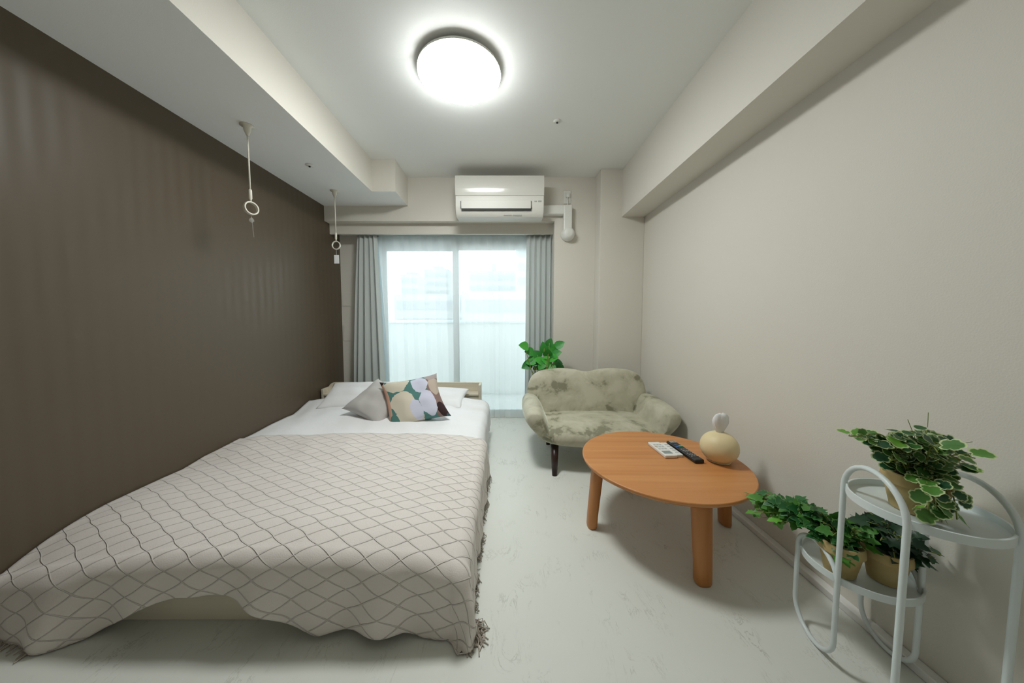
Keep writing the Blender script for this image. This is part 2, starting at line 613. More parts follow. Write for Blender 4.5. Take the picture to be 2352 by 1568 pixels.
def finish(me, name, m, parent=None, smooth=False, bevel=0, sub=0, solid=0, loc=None):
    me.materials.append(m)
    ob = bpy.data.objects.new(name, me)
    scene.collection.objects.link(ob)
    if loc is not None:                      # keep world shape, put the origin at loc
        loc = Vector(loc)
        me.transform(Matrix.Translation(-loc))
        ob.location = loc
    if parent is not None:
        ob.parent = parent
        ob.matrix_parent_inverse = Matrix.Translation(-world_loc(parent))
    if solid:
        s = ob.modifiers.new('solid', 'SOLIDIFY')
        s.thickness = solid
        s.offset = 0
    if bevel:
        b = ob.modifiers.new('bevel', 'BEVEL')
        b.width = bevel
        b.segments = 3
        b.limit_method = 'ANGLE'
        b.angle_limit = R(40)
    if sub:
        s = ob.modifiers.new('sub', 'SUBSURF')
        s.levels = sub
        s.render_levels = sub
    if smooth or bevel or sub:
        for p in me.polygons:
            p.use_smooth = True
    if bevel:
        w = ob.modifiers.new('wn', 'WEIGHTED_NORMAL')
        w.keep_sharp = True
    return ob


def world_loc(o):
    l = Vector(o.location)
    while o.parent is not None:
        l = l + Vector(o.matrix_parent_inverse.translation)
        o = o.parent
        l = l + Vector(o.location)
    return l


def tag(o, label, cat, group=None, kind=None):
    o['label'] = label
    if cat:
        o['category'] = cat
    if group:
        o['group'] = group
    if kind:
        o['kind'] = kind
    return o


def empty(name, loc, label, cat, group=None):
    o = bpy.data.objects.new(name, None)
    scene.collection.objects.link(o)
    o.location = loc
    o.empty_display_size = 0.05
    return tag(o, label, cat, group)


def struct(o, label=None):
    o['kind'] = 'structure'
    if label:
        o['label'] = label
    return o


def grid_mesh(name, P, UV=None, wrap=False):
    """P: (nu, nv, 3) array"""
    nu, nv = P.shape[:2]
    me = bpy.data.meshes.new(name)
    idx = np.arange(nu * nv).reshape(nu, nv)
    q = np.stack([idx[:-1, :-1], idx[1:, :-1], idx[1:, 1:], idx[:-1, 1:]], -1).reshape(-1, 4)
    me.from_pydata([tuple(p) for p in P.reshape(-1, 3)], [], [tuple(int(i) for i in f) for f in q])
    if UV is not None:
        l = me.uv_layers.new(name='UVMap')
        vi = np.zeros(len(me.loops), dtype=np.int32)
        me.loops.foreach_get('vertex_index', vi)
        l.data.foreach_set('uv', UV.reshape(-1, 2)[vi].astype(np.float32).ravel())
    return me


def rounded_plate(mb, outline, nrm_depth, M4, rings=7, inset=0.12, bulge=1.0):
    """a puffy slab: outline (x,z) list, full depth d along y, edges rounded over `inset` metres"""
    d = nrm_depth
    pts = [Vector((x, 0, z)) for x, z in outline]
    n = len(pts)
    c = sum(pts, Vector()) / n
    # inward normals
    nr = []
    for i in range(n):
        t = (pts[(i + 1) % n] - pts[i - 1]).normalized()
        v = Vector((-t.z, 0, t.x))
        if v.dot(c - pts[i]) < 0:
            v = -v
        nr.append(v)
    ringsets = []
    for k in range(2 * rings + 1):
        a = PI * k / (2 * rings) - PI / 2
        y = math.sin(a) * d / 2
        ins = (1 - math.cos(a)) * inset
        ringsets.append([(p + nr[i] * ins + Vector((0, y, 0))) for i, p in enumerate(pts)])
    vs = []
    for r_ in ringsets:
        vs += r_
    fs = []
    for k in range(len(ringsets) - 1):
        for i in range(n):
            j = (i + 1) % n
            fs.append((k * n + i, k * n + j, (k + 1) * n + j, (k + 1) * n + i))
    # caps: shrink to the centre in two more rings
    for side, base in ((-1, 0), (1, (len(ringsets) - 1) * n)):
        prev = base
        rim = ringsets[0] if side < 0 else ringsets[-1]
        for s_, e in ((0.66, 0.012), (0.33, 0.018)):
            o = len(vs)
            for p in rim:
                vs.append(Vector((c.x, p.y + side * e * bulge, c.z)) * (1 - s_) + Vector((p.x, p.y + side * e * bulge, p.z)) * s_)
            for i in range(n):
                j = (i + 1) % n
                fs.append((prev + i, prev + j, o + j, o + i))
            prev = o
        o = len(vs)
        vs.append(Vector((c.x, rim[0].y + side * 0.02 * bulge, c.z)))
        for i in range(n):
            fs.append((prev + i, prev + (i + 1) % n, o))
    mb.add(vs, fs, M4)


def star_plate(mb, outline, d, M4, K=16, p=3.2):
    """a padded slab with a star-shaped outline: thickness falls smoothly towards the rim"""
    n = len(outline)
    cx = sum(o[0] for o in outline) / n
    cz = sum(o[1] for o in outline) / n
    vs, fs = [], []
    ss = [math.sin(PI / 2 * k / K) for k in range(1, K + 1)]
    rows = [(s, -1) for s in ss] + [(s, 1) for s in ss[:-1][::-1]]
    for s, sd in rows:
        y = sd * d / 2 * max(0.0, 1 - s ** p) ** (1 / p)
        for x, z in outline:
            vs.append(Vector((cx + (x - cx) * s, y, cz + (z - cz) * s)))
    R_ = len(rows)
    for k in range(R_ - 1):
        for i in range(n):
            j = (i + 1) % n
            fs.append((k * n + i, k * n + j, (k + 1) * n + j, (k + 1) * n + i))
    for k, sd in ((0, -1), (R_ - 1, 1)):
        o = len(vs)
        vs.append(Vector((cx, sd * d / 2, cz)))
        for i in range(n):
            fs.append((k * n + i, k * n + (i + 1) % n, o))
    mb.add(vs, fs, M4)


def smooth_closed(pts, per=6):
    """closed Catmull-Rom through 2-D points"""
    out = []
    n = len(pts)
    for i in range(n):
        p0, p1, p2, p3 = [Vector(pts[(i + k - 1) % n]) for k in range(4)]
        for s in range(per):
            t = s / per
            out.append(tuple(0.5 * ((2 * p1) + (-p0 + p2) * t + (2 * p0 - 5 * p1 + 4 * p2 - p3) * t * t + (-p0 + 3 * p1 - 3 * p2 + p3) * t ** 3)))
    return out


def smooth_open(pts, per=8):
    out = []
    n = len(pts)
    P_ = [Vector(p) for p in pts]
    for i in range(n - 1):
        p0 = P_[max(i - 1, 0)]
        p1, p2 = P_[i], P_[i + 1]
        p3 = P_[min(i + 2, n - 1)]
        for s in range(per):
            t = s / per
            out.append(0.5 * ((2 * p1) + (-p0 + p2) * t + (2 * p0 - 5 * p1 + 4 * p2 - p3) * t * t + (-p0 + 3 * p1 - 3 * p2 + p3) * t ** 3))
    out.append(P_[-1])
    return out


# ================================================================ THE ROOM
XL, XR = -1.75, 1.25            # side walls
YB = -0.85                       # unseen wall behind the camera, set close so it bounces fill light
YW = 3.035                      # far wall (above and right of the window)
YR = 3.30                       # window plane
CZ = 2.40
RX = 0.458                      # right side of the window recess


def bx(name, m, *a, parent=None, bevel=0, label=None, st=True, under=None):
    b = MB()
    b.box(*a)
    o = b.build(name, m, parent, bevel=bevel)
    if st:
        struct(o, label)
    if under is not None:
        o.data.materials.append(under)
        for p in o.data.polygons:
            if p.normal.z < -0.9:
                p.material_index = 1
    return o


bx('floor', M['floor'], XL - 0.1, XR + 0.1, YB - 0.1, YR, -0.1, 0, label='pale grey marbled vinyl floor')
bx('ceiling', M['ceiling'], XL - 0.1, XR + 0.1, YB - 0.1, YR + 0.1, CZ, CZ + 0.1, label='white papered ceiling')
bx('wall_left', M['brown'], XL - 0.1, XL, YB - 0.1, YR + 0.1, 0, CZ, label='dark brown striped wallpaper wall beside the bed')
bx('wall_right', M['wall'], XR, XR + 0.1, YB - 0.1, YR + 0.1, 0, CZ, label='long plain beige wall behind the table')
bx('wall_front', M['wall'], XL, XR, YB - 0.1, YB, 0, CZ, label='unseen beige wall behind the camera, set close to bounce fill light')
# far wall: L-shaped piece over and beside the window
b = MB()
b.prism([(XL, CZ), (XL, 1.992), (RX, 1.992), (RX, 0), (XR, 0), (XR, CZ)], 1, YW, YW + 0.085)
b.box(RX, XR, YW + 0.085, YR + 0.12, 0, CZ)
struct(b.build('wall_back', M['wall']), 'beige wall around the window carrying the air conditioner')
# curtain header, a little further back and lower
b = MB()
b.box(XL, RX, YW + 0.085, YW + 0.11, 1.892, CZ - 0.01)
struct(b.build('trim_1', M['wall']), 'beige curtain header over the window')
b = MB()
b.box(XL, RX, YW + 0.11, YR, 1.965, 2.05)
struct(b.build('trim_2', M['wall']), 'underside of the curtain recess')
# wall round the window frame
b = MB()
WX0, WX1, WZ0, WZ1 = -1.40, 0.44, 0.022, 1.93
b.box(XL, WX0, YR, YR + 0.12, 0, 1.97)
b.box(WX0, RX, YR, YR + 0.12, WZ1, 1.97)
b.box(WX0, RX, YR, YR + 0.12, 0, WZ0 - 0.02)
b.box(WX1, RX, YR, YR + 0.12, WZ0 - 0.02, WZ1)
struct(b.build('wall_window', M['wall']), 'beige wall strip round the window frame')
b = MB()
b.box(WX0, RX, YR - 0.03, YR, 0, 0.018)
struct(b.build('trim_3', M['baseboard'], bevel=0.004), 'white threshold strip under the window')
# beams
bx('trim_4', M['wall'], XL, -1.146, YB, YW, 2.134, CZ, under=M['ceiling'], label='boxed white ceiling beam above the bed')
bx('trim_5', M['wall'], -1.146, -0.945, 2.70, YW, 2.134, CZ, under=M['ceiling'], label='short boxed step at the end of the left beam')
bx('trim_6', M['wall'], 1.043, XR, YB, 2.87, 1.978, CZ, label='beige boxed beam along the right wall')
bx('trim_7', M['wall'], 0.848, XR, 2.87, YW, 0, CZ, bevel=0.004, label='beige column in the far right corner')
# baseboards
b = MB()
b.box(XR - 0.034, XR, YB, 2.87, 0, 0.028)
struct(b.build('baseboard_right', M['baseboard'], bevel=0.004), 'low white skirting duct along the right wall')
b = MB()
b.box(RX, 0.848, YW - 0.01, YW, 0, 0.05)
b.box(0.848, XR - 0.022, 2.86, 2.87, 0, 0.05)
struct(b.build('baseboard_back', M['baseboard'], bevel=0.003), 'white skirting of the far wall')

# ---------------------------------------------------------------- window
win = bpy.data.objects.new('window_1', None)
scene.collection.objects.link(win)
win.location = ((WX0 + WX1) / 2, YR + 0.06, WZ0)
struct(win, 'white framed sliding balcony window')
b = MB()
b.box(WX0, WX0 + 0.055, YR + 0.01, YR + 0.11, WZ0, WZ1)
b.box(WX1 - 0.055, WX1, YR + 0.01, YR + 0.11, WZ0, WZ1)
b.box(WX0, WX1, YR + 0.01, YR + 0.11, WZ1 - 0.05, WZ1)
b.box(WX0, WX1, YR + 0.01, YR + 0.11, WZ0 - 0.02, WZ0 + 0.012)
b.build('window_frame', M['alu'], win, bevel=0.003)
XM = -0.545
for x0, x1, y0 in ((WX0 + 0.055, XM + 0.03, YR + 0.065), (XM - 0.03, WX1 - 0.055, YR + 0.03)):
    b = MB()
    z0, z1 = WZ0 + 0.012, WZ1 - 0.05
    s = 0.055
    b.box(x0, x0 + s, y0, y0 + 0.03, z0, z1)
    b.box(x1 - s, x1, y0, y0 + 0.03, z0, z1)
    b.box(x0 + s, x1 - s, y0, y0 + 0.03, z1 - 0.10, z1)
    b.box(x0 + s, x1 - s, y0, y0 + 0.03, z0, z0 + 0.03)
    sash = b.build('sash', M['alu'], win, bevel=0.003)
    b = MB()
    b.box(x0 + s, x1 - s, y0 + 0.012, y0 + 0.018, z0 + 0.03, z1 - 0.10)
    b.build('pane', M['glass'], sash)
b = MB()
b.box(XM + 0.028, XM + 0.034, YR + 0.02, YR + 0.03, WZ0 + 0.03, WZ1 - 0.05)
b.build('gasket', M['gasket'], win)
b = MB()
b.box(XM - 0.01, XM + 0.012, YR + 0.012, YR + 0.032, 0.95, 1.12)
b.build('sash_lock', M['alu'], win, bevel=0.003)

# two shallow access panels left of the window
for z0, z1, lab in ((1.19, 1.335, 'upper small square wall panel left of the grey curtain'),
                    (0.82, 0.99, 'lower small square wall panel left of the grey curtain')):
    e = empty('wall_panel', (-1.66, YR, z0), lab, 'panel', 'small wall panels beside the curtain')
    b = MB()
    b.box(-1.74, -1.57, YR - 0.006, YR - 0.0005, z0, z1)
    b.build('cover', M['wall'], e, bevel=0.002)
    b = MB()
    b.box(-1.61, -1.58, YR - 0.016, YR - 0.006, z0 + 0.012, z0 + 0.028)
    b.build('latch', M['wall'], e, bevel=0.002)

# ---------------------------------------------------------------- balcony and the city
bx('balcony_floor', M['concrete'], -3.0, 3.0, YR + 0.12, 4.45, -0.12, -0.02)
e = empty('balcony_railing', (0, 4.36, -0.02), 'pale panelled balcony parapet with a top rail outside the window', 'railing')
b = MB()
b.box(-3, 3, 4.37, 4.376, -0.02, 1.0)
b.build('panel', M['parapet'], e)
b = MB()
b.box(-3, 3, 4.33, 4.42, 1.0, 1.035)
b.build('top_rail', M['alu'], e, bevel=0.004)


def building(x0, x1, y0, dy, ztop, label, floors, roof=None, group='hazy buildings beyond the balcony'):
    zb = -22
    e = empty('building', ((x0 + x1) / 2, y0 + dy / 2, zb), label, 'building', group)
    b = MB()
    b.box(x0, x1, y0, y0 + dy, zb, ztop)
    if roof:
        for (a0, a1, h) in roof:
            b.box(x0 + (x1 - x0) * a0, x0 + (x1 - x0) * a1, y0 + dy * 0.2, y0 + dy * 0.7, ztop, ztop + h)
    b.build('wall', M['bld'], e)
    step = 3.1
    for k in range(floors):
        b = MB()
        zt = ztop - 1.2 - k * step
        n = max(2, int((x1 - x0) / 4))
        w = (x1 - x0) / n
        b.box(x0 + w * 0.12, x1 - w * 0.12, y0 - 0.1, y0, zt - 1.5, zt)
        b.build('window_row', M['bldwin'], e)
    return e


def bpx(p0, p1, ptop, y):
    a = at(p0, ptop, y)
    c = at(p1, ptop, y)
    return a.x, c.x, a.z


x0, x1, zt = bpx(920, 960, 630, 95)
building(x0, x1, 95, 10, zt, 'small pale tower seen through the left window pane', 5, [(0.2, 0.8, 1.0)])
x0, x1, zt = bpx(974, 1030, 618, 110)
building(x0, x1, 110, 12, zt, 'stepped pale tower just left of the window mullion', 6, [(0.3, 0.7, 1.5)])
x0, x1, zt = bpx(1076, 1200, 622, 90)
building(x0, x1, 90, 14, zt, 'wide pale block in the right pane with a chimney stack', 6, [(0.42, 0.50, 2.8)])
x0, x1, zt = bpx(1187, 1260, 560, 70)
building(x0, x1, 70, 12, zt, 'tall balconied tower beside the right curtain', 12)
x0, x1, zt = bpx(905, 1075, 676, 55)
building(x0, x1, 55, 10, zt, 'long low block across the left pane behind the parapet', 4)
x0, x1, zt = bpx(1060, 1230, 668, 40)
building(x0, x1, 40, 10, zt, 'long low block across the right pane behind the parapet', 4)

# ---------------------------------------------------------------- curtains


def curtain(name, label, xt0, xt1, xb0, xb1, y, z0, z1, pleats, amp_t, amp_b, m, nu=160, nv=60, group=None, seed=0, gather=0.0, th=0):
    rnd = np.random.RandomState(seed)
    ph = rnd.uniform(-0.5, 0.5, pleats + 3)
    am = rnd.uniform(0.6, 1.3, pleats + 3)
    u = np.linspace(0, 1, nu)
    v = np.linspace(0, 1, nv)
    U, V = np.meshgrid(u, v, indexing='ij')
    xt = xt0 + (xt1 - xt0) * U
    xb = xb0 + (xb1 - xb0) * U
    k = V ** 0.8
    X = xt * (1 - k) + xb * k
    ui = U * pleats
    phase = 2 * PI * ui + np.interp(ui, np.arange(pleats + 3), ph) * 1.6 + 0.25 * np.sin(3 * V + U * 5 + seed)
    A = (amp_t * (1 - V) + amp_b * V) * np.interp(ui, np.arange(pleats + 3), am)
    Y = y + A * np.sin(phase)
    X = X + 0.35 * A * np.sin(2 * phase)
    # pinch pleats at the top
    top = np.exp(-V * 14) * gather
    Y = Y - top * np.maximum(0, np.sin(phase)) ** 3
    Z = z1 + (z0 - z1) * V
    P = np.stack([X, Y, Z], -1)
    me = grid_mesh(name, P)
    return finish(me, name, m, smooth=True, solid=th, loc=((xt0 + xt1) / 2, y, z0))


cl = curtain('curtain', '', -1.512, -1.325, -1.60, -1.262, 3.19, 0.012, 1.90, 4, 0.026, 0.055, M['curtain'], seed=3, gather=0.02, th=0.002)
tag(cl, 'grey curtain gathered at the left of the window above the headboard', 'curtain', 'pair of grey curtains')
cr = curtain('curtain', '', 0.200, 0.445, 0.185, 0.44, 3.19, 0.012, 1.90, 5, 0.024, 0.036, M['curtain'], seed=8, gather=0.02, th=0.002)
ln_ = curtain('lining', '', -1.345, -1.318, -1.275, -1.205, 3.205, 0.012, 1.885, 1, 0.008, 0.012, M['lining'], nu=24, seed=4, th=0.0)
ln_.parent = cl
ln_.matrix_parent_inverse = Matrix.Translation(-cl.location)
ln_['label'] = 'pale blue backlit edge of the lining'
tag(cr, 'grey curtain gathered at the right of the window behind the leafy plant', 'curtain', 'pair of grey curtains')
# pale edge of the left curtain lining catching the daylight
sh = curtain('sheer_curtain', '', -1.38, 0.30, -1.33, 0.30, 3.243, 0.008, 1.90, 14, 0.013, 0.017, M['sheer'], nu=420, nv=30, seed=5, gather=0.008)
tag(sh, 'white see-through voile curtain across the window', 'curtain')
sh2 = curtain('sheer_curtain', '', 0.28, 0.43, 0.28, 0.43, 3.243, 0.008, 1.90, 3, 0.010, 0.012, M['sheer'], nu=60, nv=20, seed=6)
bpy.data.objects.remove(sh2)
e = empty('curtain_rail', (-0.65, 3.21, 1.91), 'white double curtain rail hidden above the grey curtains', 'rail')
b = MB()
b.box(XL + 0.05, RX - 0.01, 3.178, 3.196, 1.915, 1.93)
b.build('track', M['white_plastic'], e)
b = MB()
b.box(XL + 0.05, RX - 0.01, 3.236, 3.252, 1.915, 1.93)
b.build('track', M['white_plastic'], e)
for x in (-1.5, -0.65, 0.3):
    b = MB()
    b.box(x - 0.01, x + 0.01, 3.18, YR, 1.93, 1.945)
    b.build('bracket', M['white_plastic'], e)

# ---------------------------------------------------------------- ceiling light
LC = (-0.254, 1.752)
e = empty('ceiling_light', (LC[0], LC[1], CZ), 'lit round white flush ceiling lamp in the middle of the room', 'lamp')
b = MB()
b.lathe([(0.12, CZ), (0.12, CZ - 0.028)], 48)
b.build('base', M['white_plastic'], e, smooth=False).data.transform(Matrix.Translation((LC[0], LC[1], 0)))
b = MB()
b.lathe([(0.19, CZ - 0.018), (0.220, CZ - 0.022), (0.2215, CZ - 0.034), (0.213, CZ - 0.040)], 64)
b.build('rim', M['white_plastic'], e, smooth=False).data.transform(Matrix.Translation((LC[0], LC[1], 0)))
b = MB()
pr = [(0.221, CZ - 0.036)]
for k in range(1, 13):
    a = k / 12 * PI / 2
    pr.append((0.221 * math.cos(a) ** 1.0 if k < 12 else 0.002, CZ - 0.034 - 0.046 * math.sin(a)))
b.lathe(pr, 64)
b.build('diffuser', M['lamp'], e, smooth=True).data.transform(Matrix.Translation((LC[0], LC[1], 0)))


def ceiling_plug(x, y, z, label):
    e = empty('ceiling_detector', (x, y, z), label, 'detector', None)
    b = MB()
    b.lathe([(0.027, z), (0.027, z - 0.003), (0.018, z - 0.007), (0.006, z - 0.008)], 24, Matrix.Translation((x, y, 0)))
    b.build('ring', M['white_plastic'], e, smooth=True)
    b = MB()
    b.lathe([(0.0065, z - 0.006), (0.0065, z - 0.013), (0.003, z - 0.016)], 12, Matrix.Translation((x, y, 0)))
    b.build('core', M['dark'], e, smooth=True)


ceiling_plug(0.344, 2.197, CZ, 'tiny round fitting with a dark core on the main ceiling')
ceiling_plug(-1.387, 2.248, 2.134, 'tiny round fitting on the beam between the two hangers')

# ---------------------------------------------------------------- drying-pole hangers


def hanger(x, y, rot, label, has_tag):
    z = 2.134
    e = empty('pole_hanger', (x, y, z), label, 'hanger', 'pole hangers under the left beam')
    T = Matrix.Translation((x, y, 0))
    b = MB()
    b.lathe([(0.034, z), (0.034, z - 0.004), (0.019, z - 0.008), (0.017, z - 0.028), (0.008, z - 0.052), (0.006, z - 0.056)], 24, T)
    b.build('mount', M['hook'], e, smooth=True)
    b = MB()
    b.lathe([(0.0042, z - 0.05), (0.0042, 1.782)], 12, T)
    b.build('rod', M['hook'], e, smooth=True)
    b = MB()
    b.lathe([(0.006, 1.786), (0.0085, 1.78), (0.0085, 1.735), (0.005, 1.728), (0.004, 1.716)], 16, T)
    b.build('collar', M['hook'], e, smooth=True)
    b = MB()
    n = 32
    rw, rr = 0.006, 0.033
    if not has_tag:
        rw = 0.011
    pts = []
    vs, fs = [], []
    sec = [(-rw, -0.0035), (rw, -0.0035), (rw, 0.0035), (-rw, 0.0035)]
    for i in range(n):
        a = 2 * PI * i / n
        for (w, d) in sec:
            r_ = rr + d
            p = Vector((r_ * math.cos(a), w, r_ * math.sin(a)))
            vs.append(Matrix.Rotation(rot, 3, 'Z') @ p + Vector((x, y, 1.681)))
    for i in range(n):
        j = (i + 1) % n
        for k in range(4):
            l = (k + 1) % 4
            fs.append((i * 4 + k, i * 4 + l, j * 4 + l, j * 4 + k))
    b.add(vs, fs)
    b.build('ring', M['hook'], e, bevel=0.0015)
    if has_tag:
        b = MB()
        b.tube([(x, y, 1.65), (x, y, 1.60)], 0.0008, 6)
        b.box(x - 0.021, x + 0.021, y - 0.0006, y + 0.0006, 1.527, 1.60)
        b.build('paper_tag', M['paper'], e)
    else:
        b = MB()
        b.tube(smooth_open([(x, y, 1.648), (x + 0.004, y, 1.60), (x + 0.008, y, 1.52)], 6), 0.0012, 6)
        b.build('clear_string', M['clear'], e)
        b = MB()
        b.lathe([(0.001, 1.63), (0.010, 1.622), (0.012, 1.61), (0.001, 1.60)], 16, T)
        b.build('clear_bead', M['clear'], e, smooth=True)


hanger(-1.452, 1.80, R(66), 'nearer ivory pole hanger with a wide ring under the left beam', False)
hanger(-1.455, 2.686, R(0), 'farther ivory pole hanger with a white paper tag on its ring', True)

# ---------------------------------------------------------------- air conditioner
ax0, ax1, ay, az0, az1 = -0.456, 0.330, 2.80, 1.970, 2.312
e = empty('air_conditioner', ((ax0 + ax1) / 2, YW, az0), 'white wall air conditioner mounted above the window', 'air conditioner')
b = MB()
prof = [(YW - 0.002, az0 + 0.01), (YW - 0.002, az1), (ay + 0.03, az1), (ay + 0.012, az1 - 0.006), (ay + 0.012, 2.138), (ay + 0.012, 2.06), (ay + 0.03, 2.0), (ay + 0.065, az0)]
b.prism(prof, 0, ax0, ax1)
b.build('casing', M['ac_matt'], e, bevel=0.006)
b = MB()
# glossy bowed front panel
nz = 12
vs, fs = [], []
for i in range(nz + 1):
    z = 2.142 + (az1 - 2.142) * i / nz
    y = ay + 0.006 - 0.010 * math.sin(PI * (i / nz) * 0.9 + 0.1)
    vs += [(ax0 + 0.001, y, z), (ax1 - 0.001, y, z)]
    fs += [] if i == 0 else [(2 * i - 2, 2 * i - 1, 2 * i + 1, 2 * i)]
o = len(vs)
for i in range(nz + 1):
    z = 2.142 + (az1 - 2.142) * i / nz
    vs += [(ax0 + 0.001, ay + 0.014, z), (ax1 - 0.001, ay + 0.014, z)]
    fs += [] if i == 0 else [(o + 2 * i, o + 2 * i + 1, o + 2 * i - 1, o + 2 * i - 2)]
    if i:
        for s in (0, 1):
            fs.append((2 * i - 2 + s, 2 * i + s, o + 2 * i + s, o + 2 * i - 2 + s))
fs.append((0, 1, o + 1, o))
fs.append((2 * nz, 2 * nz + 1, o + 2 * nz + 1, o + 2 * nz))
b.add(vs, fs)
b.build('front_panel', M['ac_plastic'], e, smooth=False)
b = MB()
b.prism([(ay + 0.004, 2.102), (ay + 0.012, 2.104), (ay + 0.018, 2.032), (ay + 0.010, 2.032)], 0, -0.402, 0.214)
b.build('flap', M['ac_matt'], e, bevel=0.002)
b = MB()
b.box(-0.402, 0.216, ay + 0.008, ay + 0.03, 2.016, 2.031)
b.box(-0.409, -0.405, ay + 0.0085, ay + 0.02, 2.03, 2.095)
b.box(0.217, 0.221, ay + 0.0085, ay + 0.02, 2.03, 2.095)
b.build('air_outlet', M['dark'], e)
for (u, w, z, h, d) in ((0.245, 0.022, 2.088, 0.010, 0.0105), (0.278, 0.03, 2.088, 0.012, 0.0105), (-0.028, 0.072, 1.983, 0.007, 0.043), (0.055, 0.080, 1.982, 0.010, 0.043)):
    b = MB()
    b.box(u, u + w, ay + d, ay + d + 0.004, z, z + h)
    b.build('marking', M['grey_mark'], e)
# pipe cover
e = empty('pipe_cover', (0.57, YW, 1.82), 'white bent pipe duct running down beside the air conditioner', 'pipe cover')
b = MB()
b.box(0.33, 0.613, 2.965, YW - 0.001, 2.035, 2.118)
b.box(0.534, 0.613, 2.960, YW - 0.001, 1.86, 2.1185)
b.build('duct', M['white_plastic'], e, bevel=0.010)
b = MB()
T = Matrix.Translation((0.582, YW - 0.001, 1.862)) @ Matrix.Rotation(R(90), 4, 'X')
b.lathe([(0.066, 0.0), (0.066, 0.02), (0.060, 0.05), (0.045, 0.085), (0.030, 0.092)], 40, T)
b.build('end_cap', M['white_plastic'], e, smooth=True)
e = empty('power_outlet', (0.575, YW, 2.20), 'small white wall socket with a plug above the pipe duct', 'socket')
b = MB()
b.box(0.543, 0.610, YW - 0.008, YW - 0.0005, 2.150, 2.272)
b.build('plate', M['white_plastic'], e, bevel=0.003)
b = MB()
b.box(0.562, 0.592, YW - 0.035, YW - 0.008, 2.205, 2.245)
b.tube(smooth_open([(0.577, YW - 0.025, 2.206), (0.573, YW - 0.03, 2.18), (0.578, YW - 0.03, 2.15), (0.575, YW - 0.03, 2.117)], 5), 0.004, 8)
b.build('plug', M['white_plastic'], e, smooth=False)

# ================================================================ BED
BY0, BY1 = 1.027, 2.98
BX0, BX1 = -1.735, -0.245
bed = empty('bed', ((BX0 + BX1) / 2, (BY0 + BY1) / 2, 0), 'low pale wood double bed against the brown wall', 'bed')
b = MB()
b.box(BX0, BX1, BY0, BY0 + 0.025, 0.0, 0.15)
b.build('foot_panel', M['bed_wood'], bed, bevel=0.003)
for x in (BX0, BX1 - 0.025):
    b = MB()
    b.box(x, x + 0.025, BY0 + 0.025, BY1 - 0.12, 0.0, 0.15)
    b.build('side_panel', M['bed_wood'], bed, bevel=0.003)
hb = []
hw = [(BX0, 0.0), (BX1, 0.0), (BX1, 0.438), (BX0 + 0.06, 0.438)]
for k in range(7):
    a = PI / 2 + k / 6 * PI / 2
    hw.append((BX0 + 0.06 + 0.06 * math.cos(a), 0.378 + 0.06 * math.sin(a)))
b = MB()
b.prism(hw, 1, BY1 - 0.0, BY1 + 0.022)
b.build('headboard', M['bed_wood'], bed, bevel=0.003)
b = MB()
b.box(BX1 - 0.02, BX1, BY1 - 0.12, BY1, 0, 0.438)
b.box(BX0, BX0 + 0.02, BY1 - 0.12, BY1, 0, 0.40)
b.box(BX0 + 0.02, BX1 - 0.02, BY1 - 0.12, BY1, 0.335, 0.352)
b.build('headboard_shelf', M['bed_wood'], bed, bevel=0.003)
b = MB()
b.box(BX0 + 0.02, BX1 - 0.02, BY1 - 0.11, BY1 - 0.095, 0, 0.334)
b.build('shelf_front', M['bed_wood'], bed, bevel=0.002)
b = MB()
b.box(BX0 + 0.03, BX1 - 0.03, BY0 + 0.03, BY1 - 0.13, 0.05, 0.215)
b.build('mattress', M['sheet'], bed, bevel=0.04)

FB = 1.022                     # y where the bed top starts to fall at the foot
EB = -0.205                    # x where the top starts to fall at the right side


